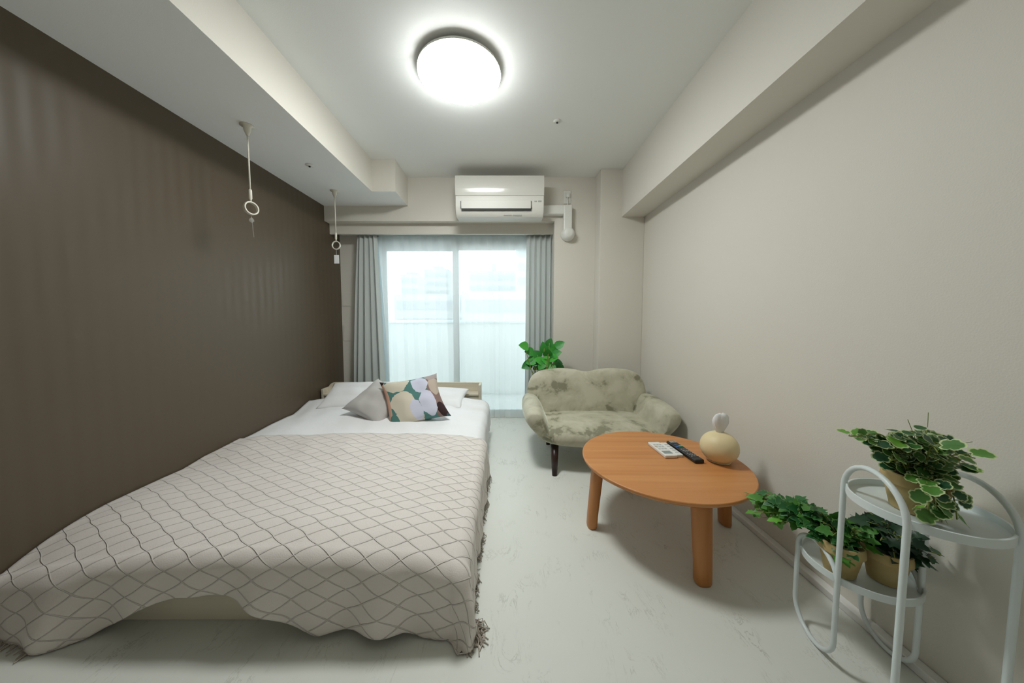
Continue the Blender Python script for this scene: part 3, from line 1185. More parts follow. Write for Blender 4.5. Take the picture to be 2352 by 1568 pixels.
def drape(name, x0, x1, y0, y1, top, z_of, hang_r, hang_f, mat_, step, wav=1.0, seed=0, rr=0.05, edge=EB, foot=FB, lift=0.0, bulge=None, thick=0.004):
    """cloth over the bed: flat parameters (u across, w towards the foot) wrapped over the right edge and the foot"""
    U = np.arange(x0, edge + hang_r + 1e-6, step)
    hf = hang_f if callable(hang_f) else (lambda x: hang_f)
    nv = int((y1 - (foot if hang_f else y0)) / step) + 1
    nh = int(0.34 / step) if hang_f else 0
    P = np.zeros((len(U), nv + nh, 3))
    UV = np.zeros((len(U), nv + nh, 2))
    ylow = foot if hang_f else y0
    q = rr * PI / 2

    def wrap(d):
        """distance past the edge -> outward offset, drop"""
        if d <= 0:
            return d, 0.0
        if d < q:
            a = d / rr
            return rr * math.sin(a), rr * (1 - math.cos(a))
        return rr + 0.03 * (d - q), rr + (d - q) * 0.99
    for i, u in enumerate(U):
        H = hf(u) if hang_f else 0
        for j in range(nv + nh):
            if j < nv:
                w = y1 - (y1 - ylow) * j / (nv - 1)
                b_ = 0.0
            else:
                b_ = H * (j - nv + 1) / nh
                w = ylow - b_
            a_ = u - edge
            if a_ > 0 and b_ > 0:
                r_ = math.hypot(a_, b_)
                o, d = wrap(r_)
                # corner fold sticks out a little
                o += 0.035 * math.sin(PI * min(1, a_ / (a_ + b_))) * min(1, r_ / 0.15)
                x = edge + o * a_ / r_
                y = ylow - o * b_ / r_
            elif a_ > 0:
                o, d = wrap(a_)
                x, y = edge + o, w
            elif b_ > 0:
                o, d = wrap(b_)
                x, y = u, ylow - o
            else:
                x, y, d = u, w, 0.0
            zt = z_of(min(x, edge), max(y, ylow))
            z = zt + lift - d
            # folds of the hanging part
            fall = min(1, max(0, d - 0.02) / 0.15)
            if b_ > 0:
                f = 0.012 * math.sin(u * 17 + 1.2 + seed) + 0.010 * math.sin(u * 31 + seed * 2)
                y -= wav * fall * f
                if bulge:
                    y -= fall * bulge(x)
            if a_ > 0:
                f = 0.008 * math.sin(w * 23 + seed) + 0.006 * math.sin(w * 49)
                x += wav * fall * f
            z += 0.0025 * noise.noise(Vector((x * 7, y * 7, seed))) * wav
            P[i, j] = (max(x, XL + 0.004), y, max(z, 0.006))
            UV[i, j] = (u, w)
    me = grid_mesh(name, P, UV)
    ob = finish(me, name, mat_, smooth=True, solid=thick, loc=((x0 + edge) / 2, (ylow + y1) / 2, 0))
    return ob, P


def bed_top(x, y):
    z = 0.252
    z += 0.022 * math.exp(-((x + 0.85) / 0.55) ** 2)
    z -= 0.02 * math.exp(-((x - XL) / 0.12) ** 2)
    z += 0.030 * max(0, min(1, (y - 1.9) / 0.5))
    z -= 0.065 * max(0, min(1, (1.32 - y) / 0.32)) ** 1.5 * max(0, min(1, (-1.15 - x) / 0.55))
    z -= 0.02 * max(0, min(1, (1.15 - y) / 0.15)) ** 2
    z -= 0.02 * max(0, min(1, (x + 0.35) / 0.15)) ** 2
    return z


def duvet_top(x, y):
    z = bed_top(x, y) + 0.010
    z += 0.012 * noise.noise(Vector((x * 3.2, y * 3.2, 1.7)))
    z += 0.007 * noise.noise(Vector((x * 9, y * 5 + x * 4, 4.2)))
    z += 0.007 * (1 - abs(noise.noise(Vector((x * 5 + y * 3, y * 7 - x * 4, 8.1)))) * 4) * max(0, min(1, (y - 2.05) / 0.3)) * max(0, min(1, (x + 0.75) / 0.3))
    # rises over the pillows
    z += 0.05 * max(0, min(1, (y - 2.48) / 0.22))
    return z


dv, _ = drape('duvet', -1.742, 0, 1.75, 2.70, None, duvet_top, 0.25, 0, M['sheet'], 0.02, seed=3, rr=0.06, edge=-0.225, thick=0.02)
tag(dv, 'white duvet spread over the head half of the bed', 'duvet')


def hem(x):
    # how far the blanket hangs at the foot, by x
    pts = [(-1.75, 0.24), (-1.62, 0.27), (-1.52, 0.30), (-1.40, 0.25), (-1.30, 0.215), (-1.20, 0.165), (-1.08, 0.135), (-0.98, 0.138),
           (-0.88, 0.160), (-0.80, 0.192), (-0.72, 0.232), (-0.62, 0.272), (-0.50, 0.252), (-0.34, 0.245), (-0.27, 0.265), (-0.2, 0.28), (0.2, 0.28)]
    xs = [p[0] for p in pts]
    ys = [p[1] for p in pts]
    return float(np.interp(x, xs, ys)) + 0.02


def blanket_top(x, y):
    z = bed_top(x, y) + 0.014 + 0.010 * noise.noise(Vector((x * 2.2, y * 2.4, 9)))
    k = max(0, min(1, (y - 1.62) / 0.12))
    return z * (1 - k) + (duvet_top(x, y) + 0.020) * k


def bulge(x):
    return 0.008 + 0.035 * math.exp(-((x + 1.50) / 0.07) ** 2) - 0.008 * math.exp(-((x + 1.05) / 0.2) ** 2)


def blanket_edge_shape(ob):
    pass


bl, BP = drape('blanket', -1.742, 0, 0, 1.98, None, blanket_top, 0.26, hem, M['blanket'], 0.0115, seed=1, rr=0.055, edge=EB + 0.02, bulge=bulge, thick=0.004)
tag(bl, 'taupe blanket with corded diamond pattern over the foot of the bed', 'blanket')
# fringe: one uncountable mass of strands along the side and foot hems
b = MB()
rnd = random.Random(4)
side = [BP[-1, j] for j in range(0, BP.shape[1])]
ln = len(side)
for j in range(0, ln - 26, 1):
    p = Vector(side[j])
    for s in range(2):
        q = p + Vector((rnd.uniform(-0.002, 0.006), rnd.uniform(-0.004, 0.004), 0))
        L = rnd.uniform(0.03, 0.06)
        e1 = q + Vector((rnd.uniform(-0.004, 0.012), rnd.uniform(-0.012, 0.012), -L * 0.5))
        e2 = e1 + Vector((rnd.uniform(-0.006, 0.010), rnd.uniform(-0.015, 0.015), -L * 0.5))
        e1.z = max(e1.z, 0.004)
        e2.z = max(e2.z, 0.003)
        b.tube([q, e1, e2], 0.0016, 4, False)
cpt = Vector(BP[-1, -1])
for k in range(170):
    q = Vector(side[rnd.randrange(ln - 26, ln)]) + Vector((rnd.uniform(-0.01, 0.012), rnd.uniform(-0.01, 0.01), 0))
    q.z += rnd.uniform(0, 0.02)
    e1 = q + Vector((rnd.uniform(-0.02, 0.02), rnd.uniform(-0.02, 0.02), -rnd.uniform(0.005, 0.03)))
    e2 = e1 + Vector((rnd.uniform(-0.02, 0.02), rnd.uniform(-0.03, 0.01), -rnd.uniform(0.0, 0.03)))
    e1.z = max(e1.z, 0.004)
    e2.z = max(e2.z, 0.003)
    b.tube([q, e1, e2], 0.0018, 4, False)
for i in range(0, 22):
    p = Vector(BP[i, -1])
    for s in range(3):
        q = p + Vector((rnd.uniform(-0.006, 0.006), 0, 0))
        e1 = q + Vector((rnd.uniform(-0.01, 0.01), rnd.uniform(-0.03, 0.01), -0.03))
        e1.z = max(e1.z, 0.004)
        b.tube([q, e1], 0.0016, 4, False)
fr = b.build('fringe', M['fringe'], bl, smooth=True)
fr['kind'] = 'stuff'
fr['label'] = 'frayed taupe thread fringe'


# pillows and cushions
def pillow(name, w, h, t, m, loc, rot, label, cat, group=None, pinch=0.10, seed=0, n=34, warp=None):
    u = np.linspace(-1, 1, n)
    A, B = np.meshgrid(u, u, indexing='ij')
    sx = 1 - pinch * (1 - np.abs(A)) ** 0.0 * (np.cos(B * PI / 2) * 0) - pinch * (1 - B ** 2) * np.abs(A) ** 3
    sy = 1 - pinch * (1 - A ** 2) * np.abs(B) ** 3
    X = A * w / 2 * sx
    Y = B * h / 2 * sy
    if warp:
        for (ca, cb), (ox, oy) in warp.items():
            wgt = ((1 + ca * A) / 2) * ((1 + cb * B) / 2)
            X = X + ox * wgt
            Y = Y + oy * wgt
    T = t / 2 * (np.clip(1 - A ** 2, 0, 1) ** 0.42) * (np.clip(1 - B ** 2, 0, 1) ** 0.42)
    wr = np.array([[noise.noise(Vector((a * 2.2, c * 2.2, seed))) for c in u] for a in u])
    T = T * (1 + 0.22 * wr)
    P1 = np.stack([X, Y, T], -1)
    P2 = np.stack([X, Y, -T * 0.85], -1)
    uvs = np.stack([(A + 1) / 2, (B + 1) / 2], -1)
    vs = [tuple(p) for p in P1.reshape(-1, 3)] + [tuple(p) for p in P2.reshape(-1, 3)]
    idx = np.arange(n * n).reshape(n, n)
    q = np.stack([idx[:-1, :-1], idx[1:, :-1], idx[1:, 1:], idx[:-1, 1:]], -1).reshape(-1, 4)
    fs = [tuple(int(i) for i in f) for f in q] + [tuple(int(i) + n * n for i in f[::-1]) for f in q]
    me = bpy.data.meshes.new(name)
    me.from_pydata(vs, [], fs)
    l = me.uv_layers.new(name='UVMap')
    vi = np.zeros(len(me.loops), dtype=np.int32)
    me.loops.foreach_get('vertex_index', vi)
    uvall = np.concatenate([uvs.reshape(-1, 2)] * 2)
    l.data.foreach_set('uv', uvall[vi].astype(np.float32).ravel())
    import bmesh
    bm = bmesh.new()
    bm.from_mesh(me)
    bmesh.ops.remove_doubles(bm, verts=bm.verts, dist=1e-5)
    bm.to_mesh(me)
    bm.free()
    ob = finish(me, name, m, smooth=True)
    ob.location = loc
    ob.rotation_euler = rot
    return tag(ob, label, cat, group)


pillow('pillow', 0.62, 0.36, 0.12, M['sheet'], (-1.28, 2.70, 0.385), (R(24), 0, R(4)), 'white bed pillow at the left of the headboard behind the grey cushion', 'pillow', 'white pillows at the headboard', 0.06, 2)
pillow('pillow', 0.60, 0.36, 0.11, M['sheet'], (-0.66, 2.71, 0.36), (R(13), 0, R(-5)), 'white bed pillow at the right of the headboard behind the patterned cushion', 'pillow', 'white pillows at the headboard', 0.06, 5)


def frame_pillow(c, ux, uy, tilt=0):
    """rotation whose X runs along ux and Y close to uy"""
    X = Vector(ux).normalized()
    Y = Vector(uy)
    Y = (Y - X * X.dot(Y)).normalized()
    Z = X.cross(Y)
    m = Matrix((X, Y, Z)).transposed()
    return m.to_euler()


# patterned cushion: leaning back
r_ = frame_pillow(None, (0.97, 0.10, 0.27), (-0.36, 0.50, 0.80))
pillow('patterned_cushion', 0.44, 0.43, 0.15, M['pattern'], (-0.70, 2.335, 0.452), r_, 'square cushion with cream, lilac and teal blotches leaning on the bed', 'cushion', None, 0.13, 8, warp={(1, 1): (-0.025, -0.065), (-1, 1): (-0.035, -0.005), (1, -1): (0.02, 0.0)})
r_ = frame_pillow(None, (0.80, -0.30, -0.28), (0.35, 0.75, 0.50))
pillow('grey_cushion', 0.37, 0.37, 0.15, M['grey_cotton'], (-1.01, 2.40, 0.405), r_, 'plain grey cushion leaning behind the patterned one', 'cushion', None, 0.14, 11)

# ================================================================ SOFA
SCX = 0.672
sofa = empty('sofa', (SCX, 2.38, 0), 'small sage green velvet two-seat sofa in the far right corner', 'sofa')


def superbox(mb, c, h, e=4.0, nu=40, nv=24, f=None):
    vs, fs = [], []
    def sp(v, p):
        return math.copysign(abs(v) ** p, v)
    k = 2 / e
    for j in range(nv + 1):
        ph = -PI / 2 + PI * j / nv
        for i in range(nu):
            th = 2 * PI * i / nu
            p = Vector((sp(math.cos(ph), 2 / 3.0) * sp(math.cos(th), k), sp(math.cos(ph), 2 / 3.0) * sp(math.sin(th), k), sp(math.sin(ph), 2 / 2.6)))
            q = Vector((c[0] + p.x * h[0], c[1] + p.y * h[1], c[2] + p.z * h[2]))
            if f:
                q = f(p, q)
            vs.append(q)
    for j in range(nv):
        for i in range(nu):
            i2 = (i + 1) % nu
            fs.append((j * nu + i, j * nu + i2, (j + 1) * nu + i2, (j + 1) * nu + i))
    mb.add(vs, fs)


def seatf(p, q):
    # underside narrower, like a boat; front bowed out
    if p.z < 0:
        q.x = SCX + (q.x - SCX) * (1 - 0.13 * (-p.z) ** 1.5)
        q.y = 2.34 + (q.y - 2.34) * (1 - 0.08 * (-p.z) ** 1.5)
    if p.y < 0:
        q.y -= 0.035 * (1 - min(1, abs(p.x)) ** 2) * (-p.y)
    return q


b = MB()
superbox(b, (SCX, 2.34, 0.228), (0.46, 0.275, 0.084), 5.0, 64, 28, seatf)
b.build('seat', M['velvet'], sofa, smooth=True)

# two-humped back
half = [(0.0, 0.616), (0.035, 0.619), (0.09, 0.633), (0.17, 0.643), (0.27, 0.642), (0.38, 0.625), (0.455, 0.580), (0.493, 0.50), (0.498, 0.42), (0.475, 0.33), (0.45, 0.25), (0.40, 0.20)]
ol = [(SCX + x, z) for x, z in half] + [(SCX, 0.19)] + [(SCX - x, z) for x, z in half[::-1][:-1]]
ol = smooth_closed(ol, 4)
b = MB()
Mb = Matrix.Translation((0, 2.545, 0.22)) @ Matrix.Rotation(R(-13), 4, 'X') @ Matrix.Translation((0, 0, -0.22))
star_plate(b, ol, 0.15, Mb)
b.build('backrest', M['velvet'], sofa, smooth=True)

# arms: bolsters rolled outwards
for s in (-1, 1):
    sec = smooth_closed([(0.315, 0.165), (0.385, 0.20), (0.475, 0.26), (0.540, 0.335), (0.552, 0.40), (0.515, 0.447), (0.445, 0.445), (0.405, 0.405), (0.378, 0.34), (0.345, 0.27), (0.290, 0.215)], 4)
    sec = [(SCX + s * x * 1.0, z) for x, z in sec]
    b = MB()
    L = 0.52
    Ma = Matrix.Translation((0, 2.345, 0))
    rounded_plate(b, sec, L, Ma, 9, 0.034, 0.8)
    # soften: pull the ends in and lower the arm slightly to the front
    vv = []
    for (x, y, z) in b.v:
        t = (y - 2.08) / 0.52
        zz = z - 0.02 * max(0, 1 - t) * (z > 0.25)
        vv.append((x, y, zz))
    b.v = vv
    b.build('armrest', M['velvet'], sofa, smooth=True)
for x, y, dx, dy in ((0.335, 2.125, -0.012, -0.10), (1.008, 2.125, 0.012, -0.10), (0.36, 2.53, -0.012, 0.03), (0.985, 2.53, 0.012, 0.03)):
    b = MB()
    b.tube([(x, y + 0.0, 0.175), (x + dx, y + dy * 0.9, 0.0)], [0.029, 0.017], 20)
    for i, v in enumerate(b.v):
        if v[2] < 0.03:
            b.v[i] = (v[0], v[1], 0.0)
    b.build('leg', M['legwood'], sofa, smooth=True)

# ================================================================ TABLE
TX, TY, TZ, TR = 0.778, 1.526, 0.350, 0.385
table = empty('coffee_table', (TX, TY, 0), 'low round oak coffee table with four thick oval legs', 'table')
T = Matrix.Translation((TX, TY, 0))
b = MB()
b.lathe([(TR - 0.030, TZ - 0.026), (TR - 0.006, TZ - 0.018), (TR - 0.001, TZ - 0.012), (TR, TZ - 0.006), (TR - 0.001, TZ - 0.002), (TR - 0.004, TZ)], 96, T)
tt = b.build('tabletop', M['table_top'], table, smooth=False)
for p in tt.data.polygons:
    p.use_smooth = len(p.vertices) == 4
for ang in (181, 271, 2, 91):
    a = R(ang)
    d = Vector((math.cos(a), math.sin(a), 0))
    t = Vector((-math.sin(a), math.cos(a), 0))
    n = 28
    vs, fs = [], []
    K = 10
    for k in range(K + 1):
        f = k / K
        z = (TZ - 0.02) * (1 - f)
        c = Vector((TX, TY, 0)) + d * (0.318 + 0.030 * f)
        wt, wr = 0.040 - 0.008 * f, 0.027 - 0.003 * f
        if k == K:
            wt -= 0.004
            wr -= 0.004
        if k == K - 1:
            z = 0.010
        for i in range(n):
            an = 2 * PI * i / n
            e_ = 0.75
            cx = math.copysign(abs(math.cos(an)) ** e_, math.cos(an))
            sy = math.copysign(abs(math.sin(an)) ** e_, math.sin(an))
            vs.append(c + t * (wt * cx) + d * (wr * sy) + Vector((0, 0, z)))
    for k in range(K):
        for i in range(n):
            j = (i + 1) % n
            fs.append((k * n + i, k * n + j, (k + 1) * n + j, (k + 1) * n + i))
    fs.append(tuple(range(n)))
    fs.append(tuple(range(K * n, K * n + n))[::-1])
    b = MB()
    b.add(vs, fs)
    b.build('leg', M['table_leg'], table, smooth=True)

# tissue holder
tb = empty('tissue_holder', (1.052, 1.50, TZ), 'round cream tissue holder with a tissue on the coffee table', 'tissue box')
T = Matrix.Translation((1.052, 1.50, TZ))
b = MB()
pr = [(0.036, 0.0), (0.050, 0.004)]
for k in range(1, 22):
    a = -PI / 2 + k / 22 * PI * 0.95 + 0.38 * (1 - k / 22)
    pr.append((0.083 * math.cos(a) ** 0.94, 0.073 + 0.076 * math.sin(a)))
pr = [p for p in pr if p[0] > 0.018]
pr.append((0.018, 0.1485))
pr.append((0.013, 0.145))
b.lathe(pr, 56, T)
b.build('body', M['cream'], tb, smooth=True)
b = MB()
# tissue: crumpled upright tuft
nu, nv = 28, 14
vs, fs = [], []
for j in range(nv + 1):
    t = j / nv
    r0 = 0.008 + 0.022 * math.sin(PI * t ** 1.25 * 0.93) ** 0.8 if t < 1 else 0.006
    z = 0.138 + 0.105 * t
    for i in range(nu):
        a = 2 * PI * i / nu
        w = 1 + 0.07 * math.sin(5 * a + 2.2 * t) + 0.06 * math.sin(9 * a + 4 * t)
        vs.append((r0 * 1.25 * w * math.cos(a) + 0.004 * t, r0 * 0.55 * w * math.sin(a), z + 0.003 * math.sin(2 * a + 1) * t - (0.002 if j == nv else 0)))
for j in range(nv):
    for i in range(nu):
        i2 = (i + 1) % nu
        fs.append((j * nu + i, j * nu + i2, (j + 1) * nu + i2, (j + 1) * nu + i))
fs.append(tuple(range(nv * nu, nv * nu + nu)))
b.add(vs, fs, T)
b.build('tissue', M['tissue'], tb, smooth=True)


# remotes
def local(c, ang):
    return Matrix.Translation(c) @ Matrix.Rotation(ang, 4, 'Z')


ra = R(3)
e = empty('white_remote', (0.825, 1.617, TZ), 'wider white remote control with a grey display, leftmost on the table', 'remote')
Lm = local((0.828, 1.617, TZ), ra)
b = MB()
b.box(-0.032, 0.032, -0.088, 0.088, 0.0, 0.016, Lm)
b.build('body', M['remote_white'], e, bevel=0.004)
b = MB()
b.box(-0.022, 0.022, -0.066, -0.034, 0.0155, 0.0168, Lm)
b.build('display', M['screen'], e)
for k in range(3):
    for i in range(3):
        b = MB()
        b.box(-0.022 + i * 0.016, -0.022 + i * 0.016 + 0.011, -0.012 + k * 0.026, -0.012 + k * 0.026 + 0.009, 0.0155, 0.0172, Lm)
        b.build('button', M['btn_grey'], e)
b = MB()
b.box(-0.026, -0.014, 0.020, 0.026, 0.016, 0.0176, Lm)
b.build('mark', M['btn_orange'], e)
e = empty('slim_white_remote', (0.882, 1.617, TZ), 'slimmer white remote control squeezed beside the black one', 'remote')
Lm = local((0.880, 1.622, TZ), ra)
b = MB()
b.box(-0.017, 0.017, -0.080, 0.080, 0.0, 0.014, Lm)
b.build('body', M['remote_white'], e, bevel=0.004)
for k in range(5):
    b = MB()
    b.box(-0.009, 0.009, -0.055 + k * 0.024, -0.045 + k * 0.024, 0.0135, 0.015, Lm)
    b.build('button', M['btn_grey'], e)
e = empty('black_remote', (0.937, 1.59, TZ), 'long black television remote control with coloured keys', 'remote')
Lm = local((0.932, 1.592, TZ), R(4))
b = MB()
b.box(-0.024, 0.024, -0.122, 0.122, 0.0, 0.020, Lm)
b.build('body', M['remote_black'], e, bevel=0.006)
groups_ = {'btn_grey': [], 'btn_blue': [], 'btn_green': [], 'btn_dark': []}
for k in range(3):
    for i in range(2):
        groups_['btn_grey'].append((-0.017 + k * 0.012, 0.088 + i * 0.012, 0.009, 0.008))
groups_['btn_blue'] += [(-0.019, 0.030, 0.011, 0.014), (-0.018, 0.052, 0.012, 0.006)]
groups_['btn_green'] += [(0.0, 0.036, 0.018, 0.014)]
for r0 in range(6):
    for k in range(3):
        groups_['btn_dark'].append((-0.018 + k * 0.0135, -0.086 + r0 * 0.0165, 0.009, 0.008))
for k in range(3):
    groups_['btn_grey'].append((-0.018 + k * 0.0135, -0.084, 0.0095, 0.004))
    groups_['btn_grey'].append((-0.018 + k * 0.0135, -0.0265 + 0.005, 0.0095, 0.002))
for g, L_ in groups_.items():
    for (x, y, w, h) in L_:
        b = MB()
        b.box(x, x + w, y, y + h, 0.0195, 0.0218 if g != 'btn_grey' else 0.0222, Lm)
        b.build({'btn_grey': 'button', 'btn_blue': 'blue_button', 'btn_green': 'green_button', 'btn_dark': 'number_key'}[g], M[g], e)


# ================================================================ PLANT STAND
ZU, ZL = 0.580, 0.285
stand = empty('plant_stand', (1.08, 0.84, 0), 'white tubular two-tier plant stand in front of the right wall', 'plant stand')
TRr = 0.0068


def arc_between(a, c, z, up, n=16):
    """half ellipse from a (x,y) to c at height z, bulging by `up`"""
    a, c = Vector(a), Vector(c)
    m = (a + c) / 2
    out = []
    for k in range(n + 1):
        t = PI * k / n
        p = m + (a - m) * math.cos(t)
        out.append((p.x, p.y, z + up * math.sin(t)))
    return out


for (th, l1, l2) in (((1.022, 1.043), (0.984, 0.878), (0.929, 0.692)), ((1.222, 1.015), (1.195, 0.850), (1.128, 0.652))):
    pts = []
    # lower arch joins the middle post
    pts += [Vector(p) for p in arc_between(l1, th, 0.270, 0.068)]
    pts += [Vector((th[0], th[1], 0.2))]
    pts += [Vector(p) for p in arc_between(th, l1, 0.085, -0.078)]
    pts += [Vector((l1[0], l1[1], z)) for z in (0.2, 0.35, 0.5)]
    pts += [Vector(p) for p in arc_between(l1, l2, 0.570, 0.088)]
    pts += [Vector((l2[0], l2[1], z)) for z in (0.45, 0.3, 0.15, 0.0)]
    b = MB()
    b.tube(pts, TRr, 14)
    b.build('side_frame', M['stand'], stand, smooth=True)


def tray(cx, cy, z, r, name):
    b = MB()
    b.lathe([(0.001, z - 0.022), (r - 0.004, z - 0.022), (r, z - 0.020), (r, z), (r - 0.003, z + 0.001), (r - 0.005, z), (r - 0.006, z - 0.016), (r - 0.010, z - 0.0185), (0.001, z - 0.0185)], 72, Matrix.Translation((cx, cy, 0)), False)
    return b.build(name, M['stand'], stand, smooth=False)


for ob in (tray(1.065, 0.770, ZU, 0.131, 'upper_tray'), tray(1.108, 0.936, ZL, 0.130, 'lower_tray')):
    ob.data.set_sharp_from_angle(angle=R(35)) if hasattr(ob.data, 'set_sharp_from_angle') else None
    for p in ob.data.polygons:
        p.use_smooth = True
for (x, y, z, cx, cy) in ((0.984, 0.878, ZU, 1.065, 0.77), (0.929, 0.692, ZU, 1.065, 0.77), (1.195, 0.85, ZU, 1.065, 0.77), (1.128, 0.652, ZU, 1.065, 0.77),
                          (1.022, 1.043, ZL, 1.108, 0.936), (0.984, 0.878, ZL, 1.108, 0.936), (1.195, 0.85, ZL, 1.108, 0.936), (1.222, 1.015, ZL, 1.108, 0.936)):
    p = Vector((x, y, z - 0.010))
    c = Vector((cx, cy, z - 0.010))
    d = (c - p)
    b = MB()
    b.tube([p, p + d.normalized() * max(0.008, d.length - 0.126)], 0.004, 8)
    b.build('weld_pin', M['stand'], stand)


# ---------------------------------------------------------------- plants
def leaf_shape(kind):
    if kind == 'ivy':      # five-pointed
        o = [(0, 0.0), (0.20, -0.12), (0.46, -0.02), (0.34, 0.22), (0.58, 0.42), (0.28, 0.52), (0.22, 0.74), (0.0, 1.0)]
    elif kind == 'lobed':  # rounded lobes
        o = [(0, 0.0), (0.22, -0.10), (0.44, 0.02), (0.50, 0.22), (0.42, 0.36), (0.56, 0.50), (0.50, 0.74), (0.32, 0.80), (0.20, 0.96), (0.0, 0.98)]
    else:                  # broad pointed
        o = [(0, 0), (0.22, 0.02), (0.38, 0.16), (0.42, 0.38), (0.34, 0.62), (0.18, 0.84), (0.0, 1.0)]
    full = o + [(-x, y) for x, y in o[::-1][1:-1]]
    return full


class Foliage:
    def __init__(self):
        self.v, self.f, self.c = [], [], []

    def leaf(self, p, d, up, size, kind, tint, rnd):
        d = Vector(d).normalized()
        up = Vector(up)
        s = d.cross(up)
        if s.length < 1e-3:
            s = Vector((1, 0, 0))
        s.normalize()
        up = s.cross(d).normalized()
        o = leaf_shape(kind)
        n = len(o)
        base = len(self.v)
        cx, cy = 0, 0.42
        curl = rnd.uniform(0.05, 0.25)
        def pt(x, y, t):
            z = -curl * (y ** 2) * 0.6 + 0.22 * abs(x) - 0.10 * abs(x) * rnd.uniform(0, 1.0)
            q = Vector(p) + (s * x + d * y + up * z) * size
            self.v.append(tuple(q))
            self.c.append((t, tint, 0, 1))
        pt(cx, cy, 0)
        for x, y in o:
            pt(cx + (x - cx) * 0.74, cy + (y - cy) * 0.74, 0.70)
        for x, y in o:
            pt(x, y, 1.0)
        for i in range(n):
            j = (i + 1) % n
            self.f.append((base, base + 1 + i, base + 1 + j))
            self.f.append((base + 1 + i, base + 1 + n + i, base + 1 + n + j, base + 1 + j))

    def build(self, name, m, parent):
        me = bpy.data.meshes.new(name)
        me.from_pydata(self.v, [], self.f)
        ca = me.color_attributes.new('leaf', 'FLOAT_COLOR', 'POINT')
        ca.data.foreach_set('color', np.array(self.c, dtype=np.float32).ravel())
        ob = finish(me, name, m, parent, smooth=True)
        return ob


def clay_pot(parent, c, h, r_top, r_bot):
    x, y, z = c
    T = Matrix.Translation(c)
    lip = h * 0.27
    b = MB()
    rm = r_bot + (r_top - r_bot) * 0.80
    b.lathe([(r_bot * 0.9, 0), (r_bot, 0.002), (rm, h - lip), (rm + 0.0055, h - lip), (r_top, h - 0.002), (r_top - 0.002, h), (r_top - 0.006, h), (r_top - 0.009, h - 0.012)], 40, T)
    ob = b.build('pot', M['pot'], parent, smooth=True)
    ob.data.set_sharp_from_angle(angle=R(40))
    b = MB()
    b.lathe([(r_top - 0.008, h - 0.016), (r_top * 0.6, h - 0.008), (0.002, h - 0.004)], 32, T)
    b.build('soil', M['soil'], parent, smooth=True)


def vine(fol, stems, pts, kind, size, rnd, every, tint_fn, rad=0.0014, spread=0.02):
    pl = smooth_open(pts, 8)
    stems.tube(pl, rad, 5)
    L = 0
    for i in range(1, len(pl)):
        L += (pl[i] - pl[i - 1]).length
        if L >= every:
            L = 0
            t = (pl[i] - pl[i - 1]).normalized()
            a = rnd.uniform(0, 2 * PI)
            out = Vector((math.cos(a), math.sin(a), rnd.uniform(-0.1, 0.6)))
            out = (out - t * out.dot(t) * 0.5).normalized()
            base = pl[i] + out * rnd.uniform(0.3, 1) * spread
            stems.tube([pl[i], base], rad * 0.7, 4)
            d = (out * 0.8 + t * 0.5 + Vector((0, 0, -0.25))).normalized()
            up = Vector((rnd.uniform(-0.5, 0.2), rnd.uniform(-0.9, 0.0), rnd.uniform(0.4, 1.0)))
            fol.leaf(base, d, up, size * rnd.uniform(0.7, 1.15), kind, tint_fn(i / len(pl), rnd), rnd)


# upper plant
zt = ZU - 0.0185
uc = Vector((1.055, 0.775, zt))
e = empty('potted_plant', uc, 'variegated trailing plant in a clay pot on the upper tray', 'plant')
clay_pot(e, uc, 0.098, 0.060, 0.042)
fol, st = Foliage(), MB()
rnd = random.Random(21)
top = uc + Vector((0, 0, 0.088))
tint_v = lambda t, r: min(1, max(0, r.uniform(-0.2, 0.5) + (0.6 if t > 0.86 else 0.0)))
targets = []
for k in range(30):
    a = rnd.uniform(0, 2 * PI)
    rr_ = rnd.uniform(0.03, 0.105)
    targets.append((Vector((math.cos(a) * rr_ * 1.05, math.sin(a) * rr_ * 0.8, rnd.uniform(0.045, 0.095))), rnd.uniform(0, 1)))
for t, w in targets:
    p0 = top + Vector((t.x * 0.25, t.y * 0.25, -0.005))
    p1 = top + Vector((t.x * 0.6, t.y * 0.6, t.z * 1.0))
    p2 = top + t
    vine(fol, st, [p0, p1, p2], 'lobed', 0.033, rnd, 0.015, tint_v, spread=0.016)
# long shoots to the left, cascade down the front, and a few thin bare tips
for tg, n_ in (((-0.085, 0.05, 0.105), 2), ((-0.135, 0.05, 0.085), 2), ((0.055, -0.015, 0.055), 2)):
    for k in range(n_):
        p0 = top + Vector((rnd.uniform(-0.02, 0.02), rnd.uniform(-0.02, 0.02), 0))
        pe = top + Vector(tg) + Vector((rnd.uniform(-0.01, 0.01), rnd.uniform(-0.01, 0.01), rnd.uniform(-0.02, 0.01)))
        pm = (p0 + pe) / 2 + Vector((0, 0, 0.03))
        vine(fol, st, [p0, pm, pe], 'lobed', 0.024, rnd, 0.016, tint_v, spread=0.012)
for k in range(5):
    xo = -0.040 + 0.012 * k
    p0 = top + Vector((-0.01, -0.02, 0.01))
    pm = top + Vector((xo - 0.008, -0.055, 0.012))
    pe = top + Vector((xo - 0.012, -0.062 - 0.004 * k, -0.05 - 0.012 * (k % 3)))
    vine(fol, st, [p0, pm, (pm + pe) / 2 + Vector((0, -0.004, 0)), pe], 'lobed', 0.029, rnd, 0.016, tint_v, spread=0.010)
for ex in ((-0.035, 0, 0.150), (0.03, 0.01, 0.165), (0.135, 0.0, 0.092)):
    pe = top + Vector(ex)
    pm = top + Vector((ex[0] * 0.3, 0.0, 0.09))
    st.tube(smooth_open([top, pm, (pm + pe) / 2 + Vector((0.004, 0, -0.005)), pe], 6), 0.0007, 5)
